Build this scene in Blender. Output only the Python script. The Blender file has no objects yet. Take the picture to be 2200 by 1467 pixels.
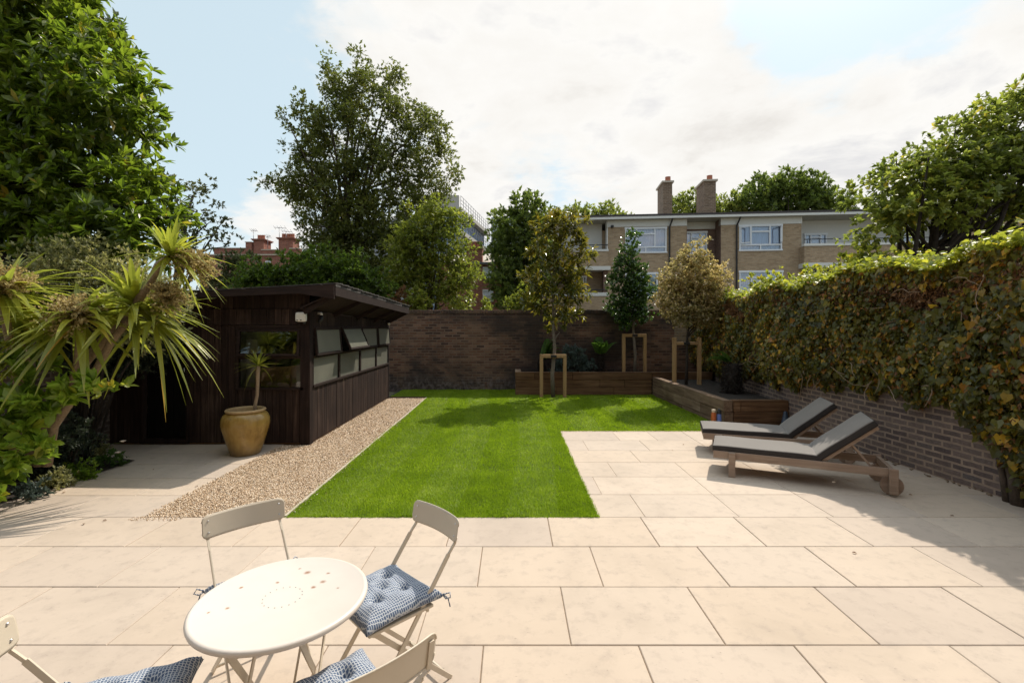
import bpy, bmesh, math, random
import numpy as np
from mathutils import Vector, Matrix

# ------------------------------------------------------------------ camera, sky, sun, exposure
sc = bpy.context.scene
C = sc.collection
PI = math.pi
F, CX, HY, CAMH = 1012.0, 1100.0, 700.0, 1.82      # focal length and horizon measured in the 2200 px photograph

cam_d = bpy.data.cameras.new("camera")
cam = bpy.data.objects.new("camera", cam_d)
C.objects.link(cam)
cam.location = (0, 0, CAMH)
cam.rotation_euler = (PI / 2, 0, 0)
cam_d.sensor_width = 36
cam_d.lens = 36 * F / 2200
cam_d.shift_y = -(733.5 - HY) / 2200
cam_d.clip_start = 0.05
cam_d.clip_end = 2000
sc.camera = cam

SUN_DIR = Vector((0.50, 0.68, 1.0)).normalized()
SUN_EL = math.asin(SUN_DIR.z)
SUN_AZ = math.atan2(SUN_DIR.x, SUN_DIR.y)
sun_d = bpy.data.lights.new("sun", 'SUN')
sun_d.energy = 3.9
sun_d.angle = math.radians(0.6)
sun_d.color = (1.0, 0.91, 0.78)
sun = bpy.data.objects.new("sun", sun_d)
C.objects.link(sun)
sun.rotation_euler = (-SUN_DIR).to_track_quat('-Z', 'Y').to_euler()
sun.location = SUN_DIR * 60

vs = sc.view_settings
vs.view_transform = 'Standard'
vs.look = 'None'
vs.exposure = 0.2
vs.gamma = 1.0
vs.use_curve_mapping = False

sc.render.filter_size = 1.2

world = bpy.data.worlds.new("World")
sc.world = world
world.use_nodes = True


class NT:
    """small helper to write node trees"""
    def __init__(self, tree):
        self.t = tree
        self.n = tree.nodes
        self.l = tree.links

    def node(self, typ, **kw):
        nd = self.n.new(typ)
        for k, v in kw.items():
            setattr(nd, k, v)
        return nd

    def put(self, sock, v):
        if isinstance(v, bpy.types.NodeSocket):
            self.l.new(v, sock)
        elif v is not None:
            if hasattr(sock.default_value, '__len__') and not isinstance(v, (int, float)):
                v = tuple(v)
                if len(v) == 3 and len(sock.default_value) == 4:
                    v = v + (1.0,)
            sock.default_value = v

    def math(self, op, a, b=None, c=None, clamp=False):
        m = self.node('ShaderNodeMath', operation=op)
        m.use_clamp = clamp
        self.put(m.inputs[0], a)
        if b is not None: self.put(m.inputs[1], b)
        if c is not None: self.put(m.inputs[2], c)
        return m.outputs[0]

    def vmath(self, op, a, b=None, out=0):
        m = self.node('ShaderNodeVectorMath', operation=op)
        self.put(m.inputs[0], a)
        if b is not None: self.put(m.inputs[1], b)
        return m.outputs[out]

    def mix(self, fac, a, b, blend='MIX'):
        m = self.node('ShaderNodeMixRGB', blend_type=blend)
        self.put(m.inputs[0], fac); self.put(m.inputs[1], a); self.put(m.inputs[2], b)
        return m.outputs[0]

    def ramp(self, fac, stops, interp='LINEAR'):
        r = self.node('ShaderNodeValToRGB')
        r.color_ramp.interpolation = interp
        e = r.color_ramp.elements
        while len(e) < len(stops): e.new(0.5)
        for i, (p, c) in enumerate(stops):
            e[i].position = p
            if isinstance(c, (int, float)): c = (c, c, c)
            e[i].color = tuple(c) + (1.0,)
        self.put(r.inputs[0], fac)
        return r.outputs[0]

    def noise(self, vec, scale, detail=4, rough=0.55, dist=0.0):
        n = self.node('ShaderNodeTexNoise')
        self.put(n.inputs['Vector'], vec)
        n.inputs['Scale'].default_value = scale
        n.inputs['Detail'].default_value = detail
        n.inputs['Roughness'].default_value = rough
        n.inputs['Distortion'].default_value = dist
        return n.outputs['Fac']

    def scale(self, vec, s, loc=(0, 0, 0)):
        m = self.node('ShaderNodeMapping')
        self.put(m.inputs[0], vec)
        m.inputs['Scale'].default_value = s
        m.inputs['Location'].default_value = loc
        return m.outputs[0]

    def coord(self):
        return self.node('ShaderNodeTexCoord').outputs['Object']

    def attr(self, name):
        return self.node('ShaderNodeAttribute', attribute_name=name).outputs['Fac']

    def bump(self, h, strength=0.3, dist=0.01):
        b = self.node('ShaderNodeBump')
        b.inputs['Strength'].default_value = strength
        b.inputs['Distance'].default_value = dist
        self.put(b.inputs['Height'], h)
        return b.outputs[0]


def build_world():
    t = NT(world.node_tree)
    for n in list(t.n): t.n.remove(n)
    out = t.node('ShaderNodeOutputWorld')
    bg = t.node('ShaderNodeBackground')
    t.l.new(bg.outputs[0], out.inputs[0])
    sky = t.node('ShaderNodeTexSky', sky_type='NISHITA')
    sky.sun_disc = False
    sky.sun_elevation = SUN_EL
    sky.sun_rotation = SUN_AZ
    sky.air_density = 1.0
    sky.dust_density = 1.6
    sky.ozone_density = 1.2
    skyc = t.mix(1.0, sky.outputs[0], (0.10, 0.10, 0.10), 'MULTIPLY')
    d = t.vmath('NORMALIZE', t.node('ShaderNodeTexCoord').outputs['Generated'])
    sx = t.node('ShaderNodeSeparateXYZ')
    t.l.new(d, sx.inputs[0])
    # cloud layer: the view direction carried up onto a level sheet
    k = t.math('DIVIDE', 1.0, t.math('MAXIMUM', t.math('ADD', sx.outputs[2], 0.16), 0.05))
    cv = t.node('ShaderNodeCombineXYZ')
    t.l.new(t.math('MULTIPLY', sx.outputs[0], k), cv.inputs[0])
    t.l.new(t.math('MULTIPLY', sx.outputs[1], k), cv.inputs[1])
    n1 = t.noise(cv.outputs[0], 1.35, 9, 0.56, 0.25)
    n2 = t.noise(cv.outputs[0], 7.0, 6, 0.6, 0.3)
    m = t.math('ADD', t.math('MULTIPLY', n1, 1.05), t.math('MULTIPLY', n2, 0.56))
    m = t.math('SUBTRACT', m, 0.30)

    def spot(px, py, w, amt):
        v = Vector((px - CX, F, HY - py)).normalized()
        dot = t.vmath('DOT_PRODUCT', d, tuple(v), out=1)
        ang = t.math('ARCCOSINE', t.math('MINIMUM', dot, 0.99999))
        g = t.math('POWER', 2.718, t.math('MULTIPLY', t.math('POWER', t.math('DIVIDE', ang, w), 2.0), -1.0))
        return t.math('MULTIPLY', g, amt)
    for s in ((1250, 180, 0.34, 0.34), (1500, 300, 0.24, 0.22), (2000, 260, 0.16, 0.30), (2180, 230, .14, .2), (1000, 60, 0.2, 0.22), (2190, 10, .05, .16),
              (740, 80, 0.14, 0.16), (590, 425, 0.07, 0.26), (540, 520, 0.10, 0.16), (1010, 420, 0.06, .22), (1330, 130, .16, .14),
              (330, 180, 0.28, -0.34), (480, 320, 0.10, -0.22), (1230, 385, 0.09, -0.30), (1130, 345, 0.06, -0.16),
              (1600, 10, 0.06, -0.22), (1740, 60, 0.07, -0.20), (1930, 40, 0.09, -0.22), (2090, 60, .06, -.18), (1690, 150, .04, -.16), (1790, 225, 0.035, -0.16)):
        m = t.math('ADD', m, spot(*s))
    mask = t.ramp(m, [(0.44, 0.0), (0.53, 0.25), (0.63, 0.8), (0.76, 1.0)])
    shade = t.ramp(t.noise(cv.outputs[0], 1.9, 6, 0.6, 0.2), [(0.32, (0.70, 0.695, 0.70)), (0.45, (0.865, 0.85, 0.82)), (0.56, (0.83, 0.81, 0.775)), (0.68, (0.72, 0.695, 0.66))])
    # thin high veil in the half of the sky round the sun, clear deep sky in the half behind
    veil = t.ramp(sx.outputs[1], [(-0.2, 0.45), (0.6, 0.72)])
    pale = t.mix(veil, skyc, (0.70, 0.845, 0.895))
    col = t.mix(mask, pale, shade)
    # sky brightness added overhead and as an aureole, out of view, for more fill
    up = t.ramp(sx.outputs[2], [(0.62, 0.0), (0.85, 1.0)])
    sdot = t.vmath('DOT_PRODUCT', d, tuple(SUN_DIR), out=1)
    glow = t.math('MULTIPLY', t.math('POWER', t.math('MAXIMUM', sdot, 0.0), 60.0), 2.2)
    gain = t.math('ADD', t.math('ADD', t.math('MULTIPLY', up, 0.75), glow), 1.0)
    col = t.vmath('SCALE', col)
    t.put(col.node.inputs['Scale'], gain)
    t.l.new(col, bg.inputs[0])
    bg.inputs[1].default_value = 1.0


build_world()
random.seed(7)
RNG = np.random.default_rng(11)


# ------------------------------------------------------------------ helpers: points, tags, meshes
def at(px, py, Y):
    return Vector(((px - CX) / F * Y, Y, CAMH - (py - HY) / F * Y))


def tag(o, label=None, cat=None, group=None, kind=None):
    if label: o['label'] = label
    if cat: o['category'] = cat
    if group: o['group'] = group
    if kind: o['kind'] = kind
    return o


def thing(name, label, cat, loc=(0, 0, 0), rz=0, group=None):
    o = bpy.data.objects.new(name, None)
    o.empty_display_size = 0.2
    C.objects.link(o)
    o.location = loc
    o.rotation_euler = (0, 0, rz)
    return tag(o, label, cat, group)


def link(name, me, mats, parent=None, smooth=False):
    o = bpy.data.objects.new(name, me)
    C.objects.link(o)
    for m in (mats if isinstance(mats, (list, tuple)) else [mats]):
        me.materials.append(m)
    if smooth:
        me.polygons.foreach_set('use_smooth', [True] * len(me.polygons))
    if parent: o.parent = parent
    return o


class MB:
    """collects shapes, then links them as ONE mesh object"""
    def __init__(self):
        self.v, self.f, self.m, self.s, self.ends = [], [], [], [], []
        self.mi = 0

    def add(self, vs_, fs_, smooth=False):
        b = len(self.v)
        self.ends.append((b, len(self.f)))
        self.v += [tuple(p) for p in vs_]
        for f in fs_:
            self.f.append(tuple(b + i for i in f)); self.m.append(self.mi); self.s.append(smooth)
        return self

    def hexa(self, p):           # 8 corners: bottom ring 0-3 (ccw), top ring 4-7
        return self.add(p, [(3, 2, 1, 0), (4, 5, 6, 7), (0, 1, 5, 4), (1, 2, 6, 5), (2, 3, 7, 6), (3, 0, 4, 7)])

    def box(self, x0, x1, y0, y1, z0, z1):
        return self.hexa([(x0, y0, z0), (x1, y0, z0), (x1, y1, z0), (x0, y1, z0), (x0, y0, z1), (x1, y0, z1), (x1, y1, z1), (x0, y1, z1)])

    def bev(self, x0, x1, y0, y1, z0, z1, b=0.006, M=None):
        bm = bmesh.new()
        bmesh.ops.create_cube(bm, size=1)
        for v in bm.verts:
            v.co = ((x0 + x1) / 2 + v.co.x * (x1 - x0), (y0 + y1) / 2 + v.co.y * (y1 - y0), (z0 + z1) / 2 + v.co.z * (z1 - z0))
        b = min(b, (x1 - x0) * .45, (y1 - y0) * .45, (z1 - z0) * .45)
        bmesh.ops.bevel(bm, geom=list(bm.edges), offset=b, segments=2, affect='EDGES', profile=0.6)
        if M: bm.transform(M)
        self.bm(bm)
        return self

    def bm(self, bm, smooth=False):
        bm.verts.index_update()
        self.add([v.co.copy() for v in bm.verts], [[v.index for v in f.verts] for f in bm.faces], smooth)
        bm.free()
        return self

    def bar(self, a, b, w, t, up=(0, 0, 1), bev=0.0):     # rectangular bar from a to b, w across, t along up
        a, b = Vector(a), Vector(b)
        d = (b - a); L = d.length; d.normalize()
        u = Vector(up); s = d.cross(u)
        if s.length < 1e-4: s = d.cross(Vector((1, 0, 0)))
        s.normalize(); u = s.cross(d).normalized()
        if bev > 0:
            M = Matrix((s, u, d)).transposed().to_4x4(); M.translation = a
            return self.bev(-w / 2, w / 2, -t / 2, t / 2, 0, L, bev, M)
        p = []
        for c in (a, b):
            for i, j in ((-1, -1), (1, -1), (1, 1), (-1, 1)):
                p.append(c + s * i * w / 2 + u * j * t / 2)
        return self.hexa(p)

    def tube(self, pts, r, n=8, cap=True, smooth=True):
        pts = [Vector(p) for p in pts]
        if not hasattr(r, '__len__'): r = [r] * len(pts)
        vs_, fs_ = [], []
        prev = None
        for i, p in enumerate(pts):
            d = (pts[min(i + 1, len(pts) - 1)] - pts[max(i - 1, 0)])
            d = d.normalized() if d.length > 1e-9 else Vector((0, 0, 1))
            if prev is None:
                s = d.cross(Vector((0, 0, 1)))
                if s.length < 1e-3: s = d.cross(Vector((1, 0, 0)))
            else:
                s = prev - d * prev.dot(d)
            s.normalize(); prev = s
            u = d.cross(s)
            for k in range(n):
                a = 2 * PI * k / n
                vs_.append(p + (s * math.cos(a) + u * math.sin(a)) * r[i])
        for i in range(len(pts) - 1):
            for k in range(n):
                k2 = (k + 1) % n
                fs_.append((i * n + k, i * n + k2, (i + 1) * n + k2, (i + 1) * n + k))
        self.add(vs_, fs_, smooth)
        if cap:
            b = len(self.v) - len(vs_)
            self.f.append(tuple(b + k for k in reversed(range(n)))); self.m.append(self.mi); self.s.append(False)
            e = b + (len(pts) - 1) * n
            self.f.append(tuple(e + k for k in range(n))); self.m.append(self.mi); self.s.append(False)
        return self

    def lathe(self, prof, c=(0, 0, 0), n=40, smooth=True):
        vs_, fs_ = [], []
        for r, z in prof:
            for k in range(n):
                a = 2 * PI * k / n
                vs_.append((c[0] + r * math.cos(a), c[1] + r * math.sin(a), c[2] + z))
        for i in range(len(prof) - 1):
            for k in range(n):
                k2 = (k + 1) % n
                fs_.append((i * n + k, i * n + k2, (i + 1) * n + k2, (i + 1) * n + k))
        return self.add(vs_, fs_, smooth)

    def mat(self, i):
        self.mi = i
        return self

    def each(self, name, mats, parent=None):          # every added piece becomes a part of its own
        ends = self.ends + [(len(self.v), len(self.f))]
        out = []
        for (v0, f0), (v1, f1) in zip(ends[:-1], ends[1:]):
            p = MB()
            p.v = self.v[v0:v1]; p.f = [tuple(i - v0 for i in f) for f in self.f[f0:f1]]; p.m = self.m[f0:f1]; p.s = self.s[f0:f1]
            out.append(p.build(name, mats, parent))
        return out

    def build(self, name, mats, parent=None):
        me = bpy.data.meshes.new(name)
        me.from_pydata(self.v, [], self.f)
        o = link(name, me, mats, parent)
        me.polygons.foreach_set('material_index', self.m)
        me.polygons.foreach_set('use_smooth', self.s)
        me.update()
        return o


def struct(name, mb, mats):
    return tag(mb.build(name, mats), kind='structure')


def tri_mesh(name, V, T, mats, parent=None, attrs=None, smooth=False):
    """fast mesh from numpy arrays of vertices and triangles"""
    me = bpy.data.meshes.new(name)
    nv, nt = len(V), len(T)
    me.vertices.add(nv)
    me.vertices.foreach_set('co', np.ascontiguousarray(V, dtype=np.float32).ravel())
    me.loops.add(nt * 3)
    me.loops.foreach_set('vertex_index', np.ascontiguousarray(T, dtype=np.int32).ravel())
    me.polygons.add(nt)
    me.polygons.foreach_set('loop_start', np.arange(0, nt * 3, 3, dtype=np.int32))
    me.polygons.foreach_set('use_smooth', np.full(nt, smooth, dtype=bool))
    me.update(calc_edges=True)
    for k, a in (attrs or {}).items():
        at_ = me.attributes.new(k, 'FLOAT', 'POINT')
        at_.data.foreach_set('value', np.ascontiguousarray(a, dtype=np.float32))
    return link(name, me, mats, parent)


def norm(a):
    return a / np.maximum(np.linalg.norm(a, axis=-1, keepdims=True), 1e-9)


def scatter(tv, tt, P, D, N, S, W=1.0):
    """copies of a template (x across, y along, z out) at P, along D, face normal near N, size S"""
    D = norm(D)
    X = norm(np.cross(D, N))
    Z = np.cross(X, D)
    n, k = len(P), len(tv)
    S = np.broadcast_to(S, (n,)); W = np.broadcast_to(W, (n,))
    V = (P[:, None, :] + S[:, None, None] * (tv[None, :, 0, None] * (W[:, None] * X)[:, None, :].reshape(n, 1, 3)
         + tv[None, :, 1, None] * D[:, None, :] + tv[None, :, 2, None] * Z[:, None, :]))
    T = tt[None] + (np.arange(n) * k)[:, None, None]
    return V.reshape(-1, 3), T.reshape(-1, 3)


# leaf templates: (x across, y along, z out), unit length
LEAF4 = (np.array([(0, 0, 0), (.24, .42, .07), (0, 1, -.06), (-.24, .42, .07)], float), np.array([(0, 1, 2), (0, 2, 3)]))
LEAF_LONG = (np.array([(0, 0, 0), (.12, .28, .05), (.15, .6, .04), (0, 1, -.14), (-.15, .6, .04), (-.12, .28, .05), (0, .45, 0)], float),
             np.array([(0, 1, 6), (1, 2, 6), (2, 3, 6), (3, 4, 6), (4, 5, 6), (5, 0, 6)]))
LEAF_OVAL = (np.array([(0, 0, 0), (.2, .25, .06), (.25, .6, .07), (0, 1, -.06), (-.25, .6, .07), (-.2, .25, .06), (0, .5, 0)], float),
             np.array([(0, 1, 6), (1, 2, 6), (2, 3, 6), (3, 4, 6), (4, 5, 6), (5, 0, 6)]))
LEAF_MAG = (np.array([(0, 0, 0), (.13, .3, .05), (.19, .62, .05), (0, 1, -.08), (-.19, .62, .05), (-.13, .3, .05), (0, .5, -.01)], float),
            np.array([(0, 1, 6), (1, 2, 6), (2, 3, 6), (3, 4, 6), (4, 5, 6), (5, 0, 6)]))
LEAF_IVY = (np.array([(0, .1, 0), (.3, -.06, .05), (.46, .3, .07), (.27, .62, .04), (0, 1, -.1), (-.27, .62, .04), (-.46, .3, .07), (-.3, -.06, .05), (0, .4, -.01)], float),
            np.array([(0, 1, 8), (1, 2, 8), (2, 3, 8), (3, 4, 8), (4, 5, 8), (5, 6, 8), (6, 7, 8), (7, 0, 8)]))


def rdir(n, rng):
    return norm(rng.normal(size=(n, 3)))


def sprigs(tips, axes, m, tpl, size, rng, spread=0.9, up=0.35, droop=0.0, wvar=0.2, back=0.5):
    """m leaves round every twig tip; returns vertices, triangles, per-vertex random value"""
    n = len(tips)
    P = np.repeat(tips, m, 0); A = np.repeat(axes, m, 0)
    R = rdir(n * m, rng)
    R = norm(R - (R * A).sum(1, keepdims=True) * A)
    t = rng.uniform(0.15, 1.0, (n * m, 1)) * spread
    D = norm(A * (1.05 - t) + R * t + np.array([0, 0, up - droop]) * rng.uniform(0.3, 1, (n * m, 1)))
    P = P - A * (rng.uniform(0, 1, (n * m, 1)) * size * back)
    N = norm(A * 0.7 + np.array([0, 0, 0.9]) + 0.45 * rng.normal(size=(n * m, 3)))
    S = size * rng.uniform(0.65, 1.2, n * m)
    V, T = scatter(tpl[0], tpl[1], P, D, N, S, rng.uniform(1 - wvar, 1 + wvar, n * m))
    r = np.clip(np.repeat(rng.normal(0.5, 0.16, n), m) + rng.normal(0, 0.12, n * m), 0, 1)
    return V, T, np.repeat(r, len(tpl[0]))


def clumps(blobs, leaf_area, per_clump, cov, rng, shell=0.5):
    """clump centres inside ellipsoids (x,y,z,rx,ry,rz), enough of them to cover each ellipsoid's face cov times"""
    out, axes = [], []
    for b in blobs:
        c = np.array(b[:3]); r = np.array(b[3:6])
        k = max(3, int(cov * PI * r[0] * r[2] / leaf_area / per_clump))
        d = rdir(k, rng)
        q = rng.uniform(0, 1, (k, 1)) ** shell
        out.append(c + d * r * q); axes.append(norm(d / r))
    return np.concatenate(out), np.concatenate(axes)


def foliage(name, parent, mat, blobs, cov, tips_per, leaves, tpl, size, crad, seed, shell=0.4, flat=0.7, **kw):
    rng = np.random.default_rng(seed)
    cc, ca = clumps(blobs, size * size * .13, tips_per * leaves, cov, rng, shell)
    n = len(cc)
    crs = crad * rng.uniform(0.6, 1.35, (n, 1))
    off = rdir(n * tips_per, rng) * rng.uniform(0, 1, (n * tips_per, 1)) ** 0.5
    off[:, 2] *= flat
    tips = np.repeat(cc, tips_per, 0) + off * np.repeat(crs, tips_per, 0)
    ax = norm(np.repeat(ca, tips_per, 0) * 0.7 + off * 0.8 + np.array([0, 0, 0.45]))
    V, T, r = sprigs(tips, ax, leaves, tpl, size, rng, **kw)
    o = tri_mesh(name, V, T, mat, parent, {'rnd': r})
    NLEAF[0] += len(T)
    return o, cc


NLEAF = [0]


def limbs(mb, base, top, r0, centres, rng, k, r1=0.03, lo=0.35, sag=0.15):
    """trunk from base to top and k curved limbs out to clump centres"""
    base, top = Vector(base), Vector(top)
    pts = [base.lerp(top, t) + Vector((rng.normal(), rng.normal(), 0)) * r0 * 0.5 * (t > 0) for t in np.linspace(0, 1, 7)]
    mb.tube(pts, [r0 * (1.25 - t * 1.05) for t in np.linspace(0, 1, 7)], 9)
    idx = rng.choice(len(centres), min(k, len(centres)), replace=False)
    for i in idx:
        e = Vector(centres[i])
        t = rng.uniform(lo, 0.98)
        s = base.lerp(top, t)
        if e.z < s.z - 0.3:
            t = max(lo * 0.6, min(t, (e.z - base.z) / max(0.1, top.z - base.z) - 0.1)); s = base.lerp(top, max(0.1, t))
        m = s.lerp(e, 0.5) + Vector((rng.normal() * .1, rng.normal() * .1, sag * (e - s).length))
        q = [s, s.lerp(m, .5) + Vector((0, 0, .03)), m, m.lerp(e, .5), e]
        rr = max(r1, r0 * (0.75 - t * .55))
        mb.tube(q, [rr, rr * .75, rr * .5, rr * .3, rr * .14], 6)


def blobs_px(lst, Y, dy=None, squash=1.0):
    out = []
    for b in lst:
        c = at(b[0], b[1], Y + (b[3] if len(b) > 3 else 0))
        r = b[2] / F * Y
        out.append((c.x, c.y, c.z, r, (dy or r), r * squash, (b[2] / 80.0) ** 2))
    return out


# ------------------------------------------------------------------ materials
MATS = {}


def mat(name, fn):
    m = bpy.data.materials.new(name)
    m.use_nodes = True
    t = NT(m.node_tree)
    for n in list(t.n): t.n.remove(n)
    out = t.node('ShaderNodeOutputMaterial')
    p = t.node('ShaderNodeBsdfPrincipled')
    t.l.new(p.outputs[0], out.inputs[0])
    fn(t, p, out)
    MATS[name] = m
    return m


def simple(name, col, rough=0.6, var=0.12, scale=12.0, metal=0.0, bump=0.0, spec=0.5):
    def fn(t, p, out):
        c = t.coord()
        n = t.noise(c, scale, 5, 0.6)
        lo = tuple(x * (1 - var) for x in col); hi = tuple(min(1, x * (1 + var)) for x in col)
        t.put(p.inputs['Base Color'], t.ramp(n, [(0.3, lo), (0.7, hi)]))
        p.inputs['Roughness'].default_value = rough
        p.inputs['Metallic'].default_value = metal
        p.inputs['Specular IOR Level'].default_value = spec
        if bump: t.put(p.inputs['Normal'], t.bump(t.noise(c, scale * 4, 4, 0.6), bump, 0.01))
    return mat(name, fn)


def leafmat(name, stops, trans=(0.25, 0.4, 0.04), tf=0.35, rough=0.42, spec=0.5):
    def fn(t, p, out):
        col = t.ramp(t.attr('rnd'), stops)
        n = t.noise(t.coord(), 0.9, 3, 0.6)
        col = t.mix(1.0, col, t.ramp(n, [(0.3, (.62, .66, .64)), (0.7, (1.3, 1.22, 1.05))]), 'MULTIPLY')
        t.put(p.inputs['Base Color'], col)
        p.inputs['Roughness'].default_value = rough
        p.inputs['Specular IOR Level'].default_value = spec
        tr = t.node('ShaderNodeBsdfTranslucent')
        t.put(tr.inputs[0], t.mix(0.6, t.mix(1.0, col, (3.2, 3.2, 2.2), 'MULTIPLY'), trans))
        mx = t.node('ShaderNodeMixShader')
        mx.inputs[0].default_value = tf
        t.l.new(p.outputs[0], mx.inputs[1]); t.l.new(tr.outputs[0], mx.inputs[2])
        t.l.new(mx.outputs[0], out.inputs[0])
    return mat(name, fn)


def brick(name, axis, cols, mortar, bw=0.225, bh=0.075, ms=0.011, stain=None, rough=0.85, bumpd=0.008, soot=0.0, sootcol=(.02, .016, .015)):
    def fn(t, p, out):
        c = t.coord()
        s = t.node('ShaderNodeSeparateXYZ'); t.l.new(c, s.inputs[0])
        v = t.node('ShaderNodeCombineXYZ')
        if axis == 'xy':
            t.l.new(t.math('ADD', s.outputs[0], s.outputs[1]), v.inputs[0])
        else:
            t.l.new(s.outputs['XYZ'.index(axis)], v.inputs[0])
        t.l.new(s.outputs[2], v.inputs[1])
        nz = t.node('ShaderNodeTexNoise'); t.l.new(c, nz.inputs['Vector']); nz.inputs['Scale'].default_value = 7.0
        wob = t.vmath('ADD', v.outputs[0], t.vmath('MULTIPLY', t.vmath('SUBTRACT', nz.outputs['Color'], (.5, .5, .5)), (0.02, 0.02, 0.0)))
        b = t.node('ShaderNodeTexBrick')
        t.l.new(wob, b.inputs['Vector'])
        b.inputs['Scale'].default_value = 1.0
        b.inputs['Brick Width'].default_value = bw
        b.inputs['Row Height'].default_value = bh
        b.inputs['Mortar Size'].default_value = ms
        b.inputs['Mortar Smooth'].default_value = 0.25
        b.inputs['Bias'].default_value = 0.0
        b.inputs['Color1'].default_value = (0, 0, 0, 1); b.inputs['Color2'].default_value = (1, 1, 1, 1)
        b.inputs['Mortar'].default_value = (0.5, 0.5, 0.5, 1)
        colr = t.ramp(b.outputs['Color'], [(i / (len(cols) - 1), cc) for i, cc in enumerate(cols)])
        fine = t.noise(c, 30, 5, 0.65)
        colr = t.mix(1.0, colr, t.ramp(fine, [(0.3, (.72,) * 3), (0.7, (1.25,) * 3)]), 'MULTIPLY')
        mo = t.mix(1.0, mortar, t.ramp(t.noise(c, 6, 4, 0.6), [(0.3, (.7,) * 3), (0.7, (1.15,) * 3)]), 'MULTIPLY')
        colr = t.mix(b.outputs['Fac'], colr, mo)
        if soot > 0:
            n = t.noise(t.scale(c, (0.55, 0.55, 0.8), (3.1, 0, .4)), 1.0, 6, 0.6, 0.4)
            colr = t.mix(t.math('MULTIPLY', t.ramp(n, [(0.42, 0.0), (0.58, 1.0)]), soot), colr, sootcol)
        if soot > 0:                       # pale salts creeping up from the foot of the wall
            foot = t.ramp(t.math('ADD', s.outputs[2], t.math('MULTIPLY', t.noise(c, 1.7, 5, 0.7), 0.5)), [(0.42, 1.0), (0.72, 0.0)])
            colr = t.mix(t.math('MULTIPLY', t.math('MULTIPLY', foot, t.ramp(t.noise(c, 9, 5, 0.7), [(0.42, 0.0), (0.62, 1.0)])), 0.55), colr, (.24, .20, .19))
        if stain:
            n = t.noise(t.scale(c, (1.2, 1.2, 1.0), (7, 2, 1)), 1.0, 6, 0.65)
            colr = t.mix(t.ramp(n, [(0.52, 0.0), (0.7, 0.55)]), colr, stain)
        t.put(p.inputs['Base Color'], colr)
        p.inputs['Roughness'].default_value = rough
        h = t.math('SUBTRACT', t.math('MULTIPLY', fine, 0.35), b.outputs['Fac'])
        t.put(p.inputs['Normal'], t.bump(h, 0.7, bumpd))
    return mat(name, fn)


def wood(name, cols, axis=2, rough=0.7, sc=1.0, bump=0.25, attr=False):
    """grain runs along axis"""
    def fn(t, p, out):
        c = t.coord()
        s = [14 * sc, 14 * sc, 14 * sc]; s[axis] = 0.9 * sc
        g = t.noise(t.scale(c, s), 2.0, 6, 0.62, 0.3)
        blot = t.noise(c, 2.2 * sc, 4, 0.6)
        f = t.math('ADD', t.math('MULTIPLY', g, 0.7), t.math('MULTIPLY', blot, 0.35))
        if attr: f = t.math('ADD', f, t.math('MULTIPLY', t.math('SUBTRACT', t.attr('rnd'), 0.5), 0.17))
        t.put(p.inputs['Base Color'], t.ramp(f, [(0.3 + 0.45 * i / (len(cols) - 1), cc) for i, cc in enumerate(cols)]))
        p.inputs['Roughness'].default_value = rough
        p.inputs['Specular IOR Level'].default_value = 0.22
        t.put(p.inputs['Normal'], t.bump(g, bump, 0.006))
    return mat(name, fn)


def glassmat(name, tint=(0.9, 0.93, 0.92), refl=0.12, rough=0.02):
    """thin pane: clear, with a mirror share that grows at grazing angles"""
    def fn(t, p, out):
        tr = t.node('ShaderNodeBsdfTransparent'); t.put(tr.inputs[0], tint)
        gl = t.node('ShaderNodeBsdfGlossy'); gl.inputs['Roughness'].default_value = rough
        fr = t.node('ShaderNodeFresnel'); fr.inputs[0].default_value = 1.5
        mx = t.node('ShaderNodeMixShader')
        t.put(mx.inputs[0], t.math('ADD', fr.outputs[0], refl, clamp=True))
        t.l.new(tr.outputs[0], mx.inputs[1]); t.l.new(gl.outputs[0], mx.inputs[2])
        t.l.new(mx.outputs[0], out.inputs[0])
    return mat(name, fn)


def stone_fn(base, dark, attr=True):
    def fn(t, p, out):
        c = t.coord()
        n = t.noise(c, 1.3, 6, 0.6, 0.6)
        n2 = t.noise(c, 9, 6, 0.7)
        pits = t.noise(t.scale(c, (1, 2.2, 1)), 34, 3, 0.6)
        lo = tuple(x * .9 for x in base)
        col = t.ramp(n, [(0.3, lo), (0.5, base), (0.72, tuple(min(1, x * 1.05) for x in base))])
        if attr:
            col = t.mix(1.0, col, t.ramp(t.attr('rnd'), [(0.0, (.92, .905, .90)), (0.35, (1.0, .99, .97)), (0.7, (1.0, .965, .91)), (1, (1.07, 1.06, 1.04))]), 'MULTIPLY')
        col = t.mix(t.ramp(n2, [(0.50, 0.0), (0.75, 0.5)]), col, dark)
        col = t.mix(t.ramp(t.math('ADD', pits, t.math('MULTIPLY', n2, 0.35)), [(0.86, 0.0), (0.93, 0.6)]), col, tuple(x * .55 for x in dark))
        t.put(p.inputs['Base Color'], col)
        p.inputs['Roughness'].default_value = 0.78
        p.inputs['Specular IOR Level'].default_value = 0.3
        t.put(p.inputs['Normal'], t.bump(t.math('ADD', n2, t.math('MULTIPLY', pits, 0.5)), 0.12, 0.006))
    return fn


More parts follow.
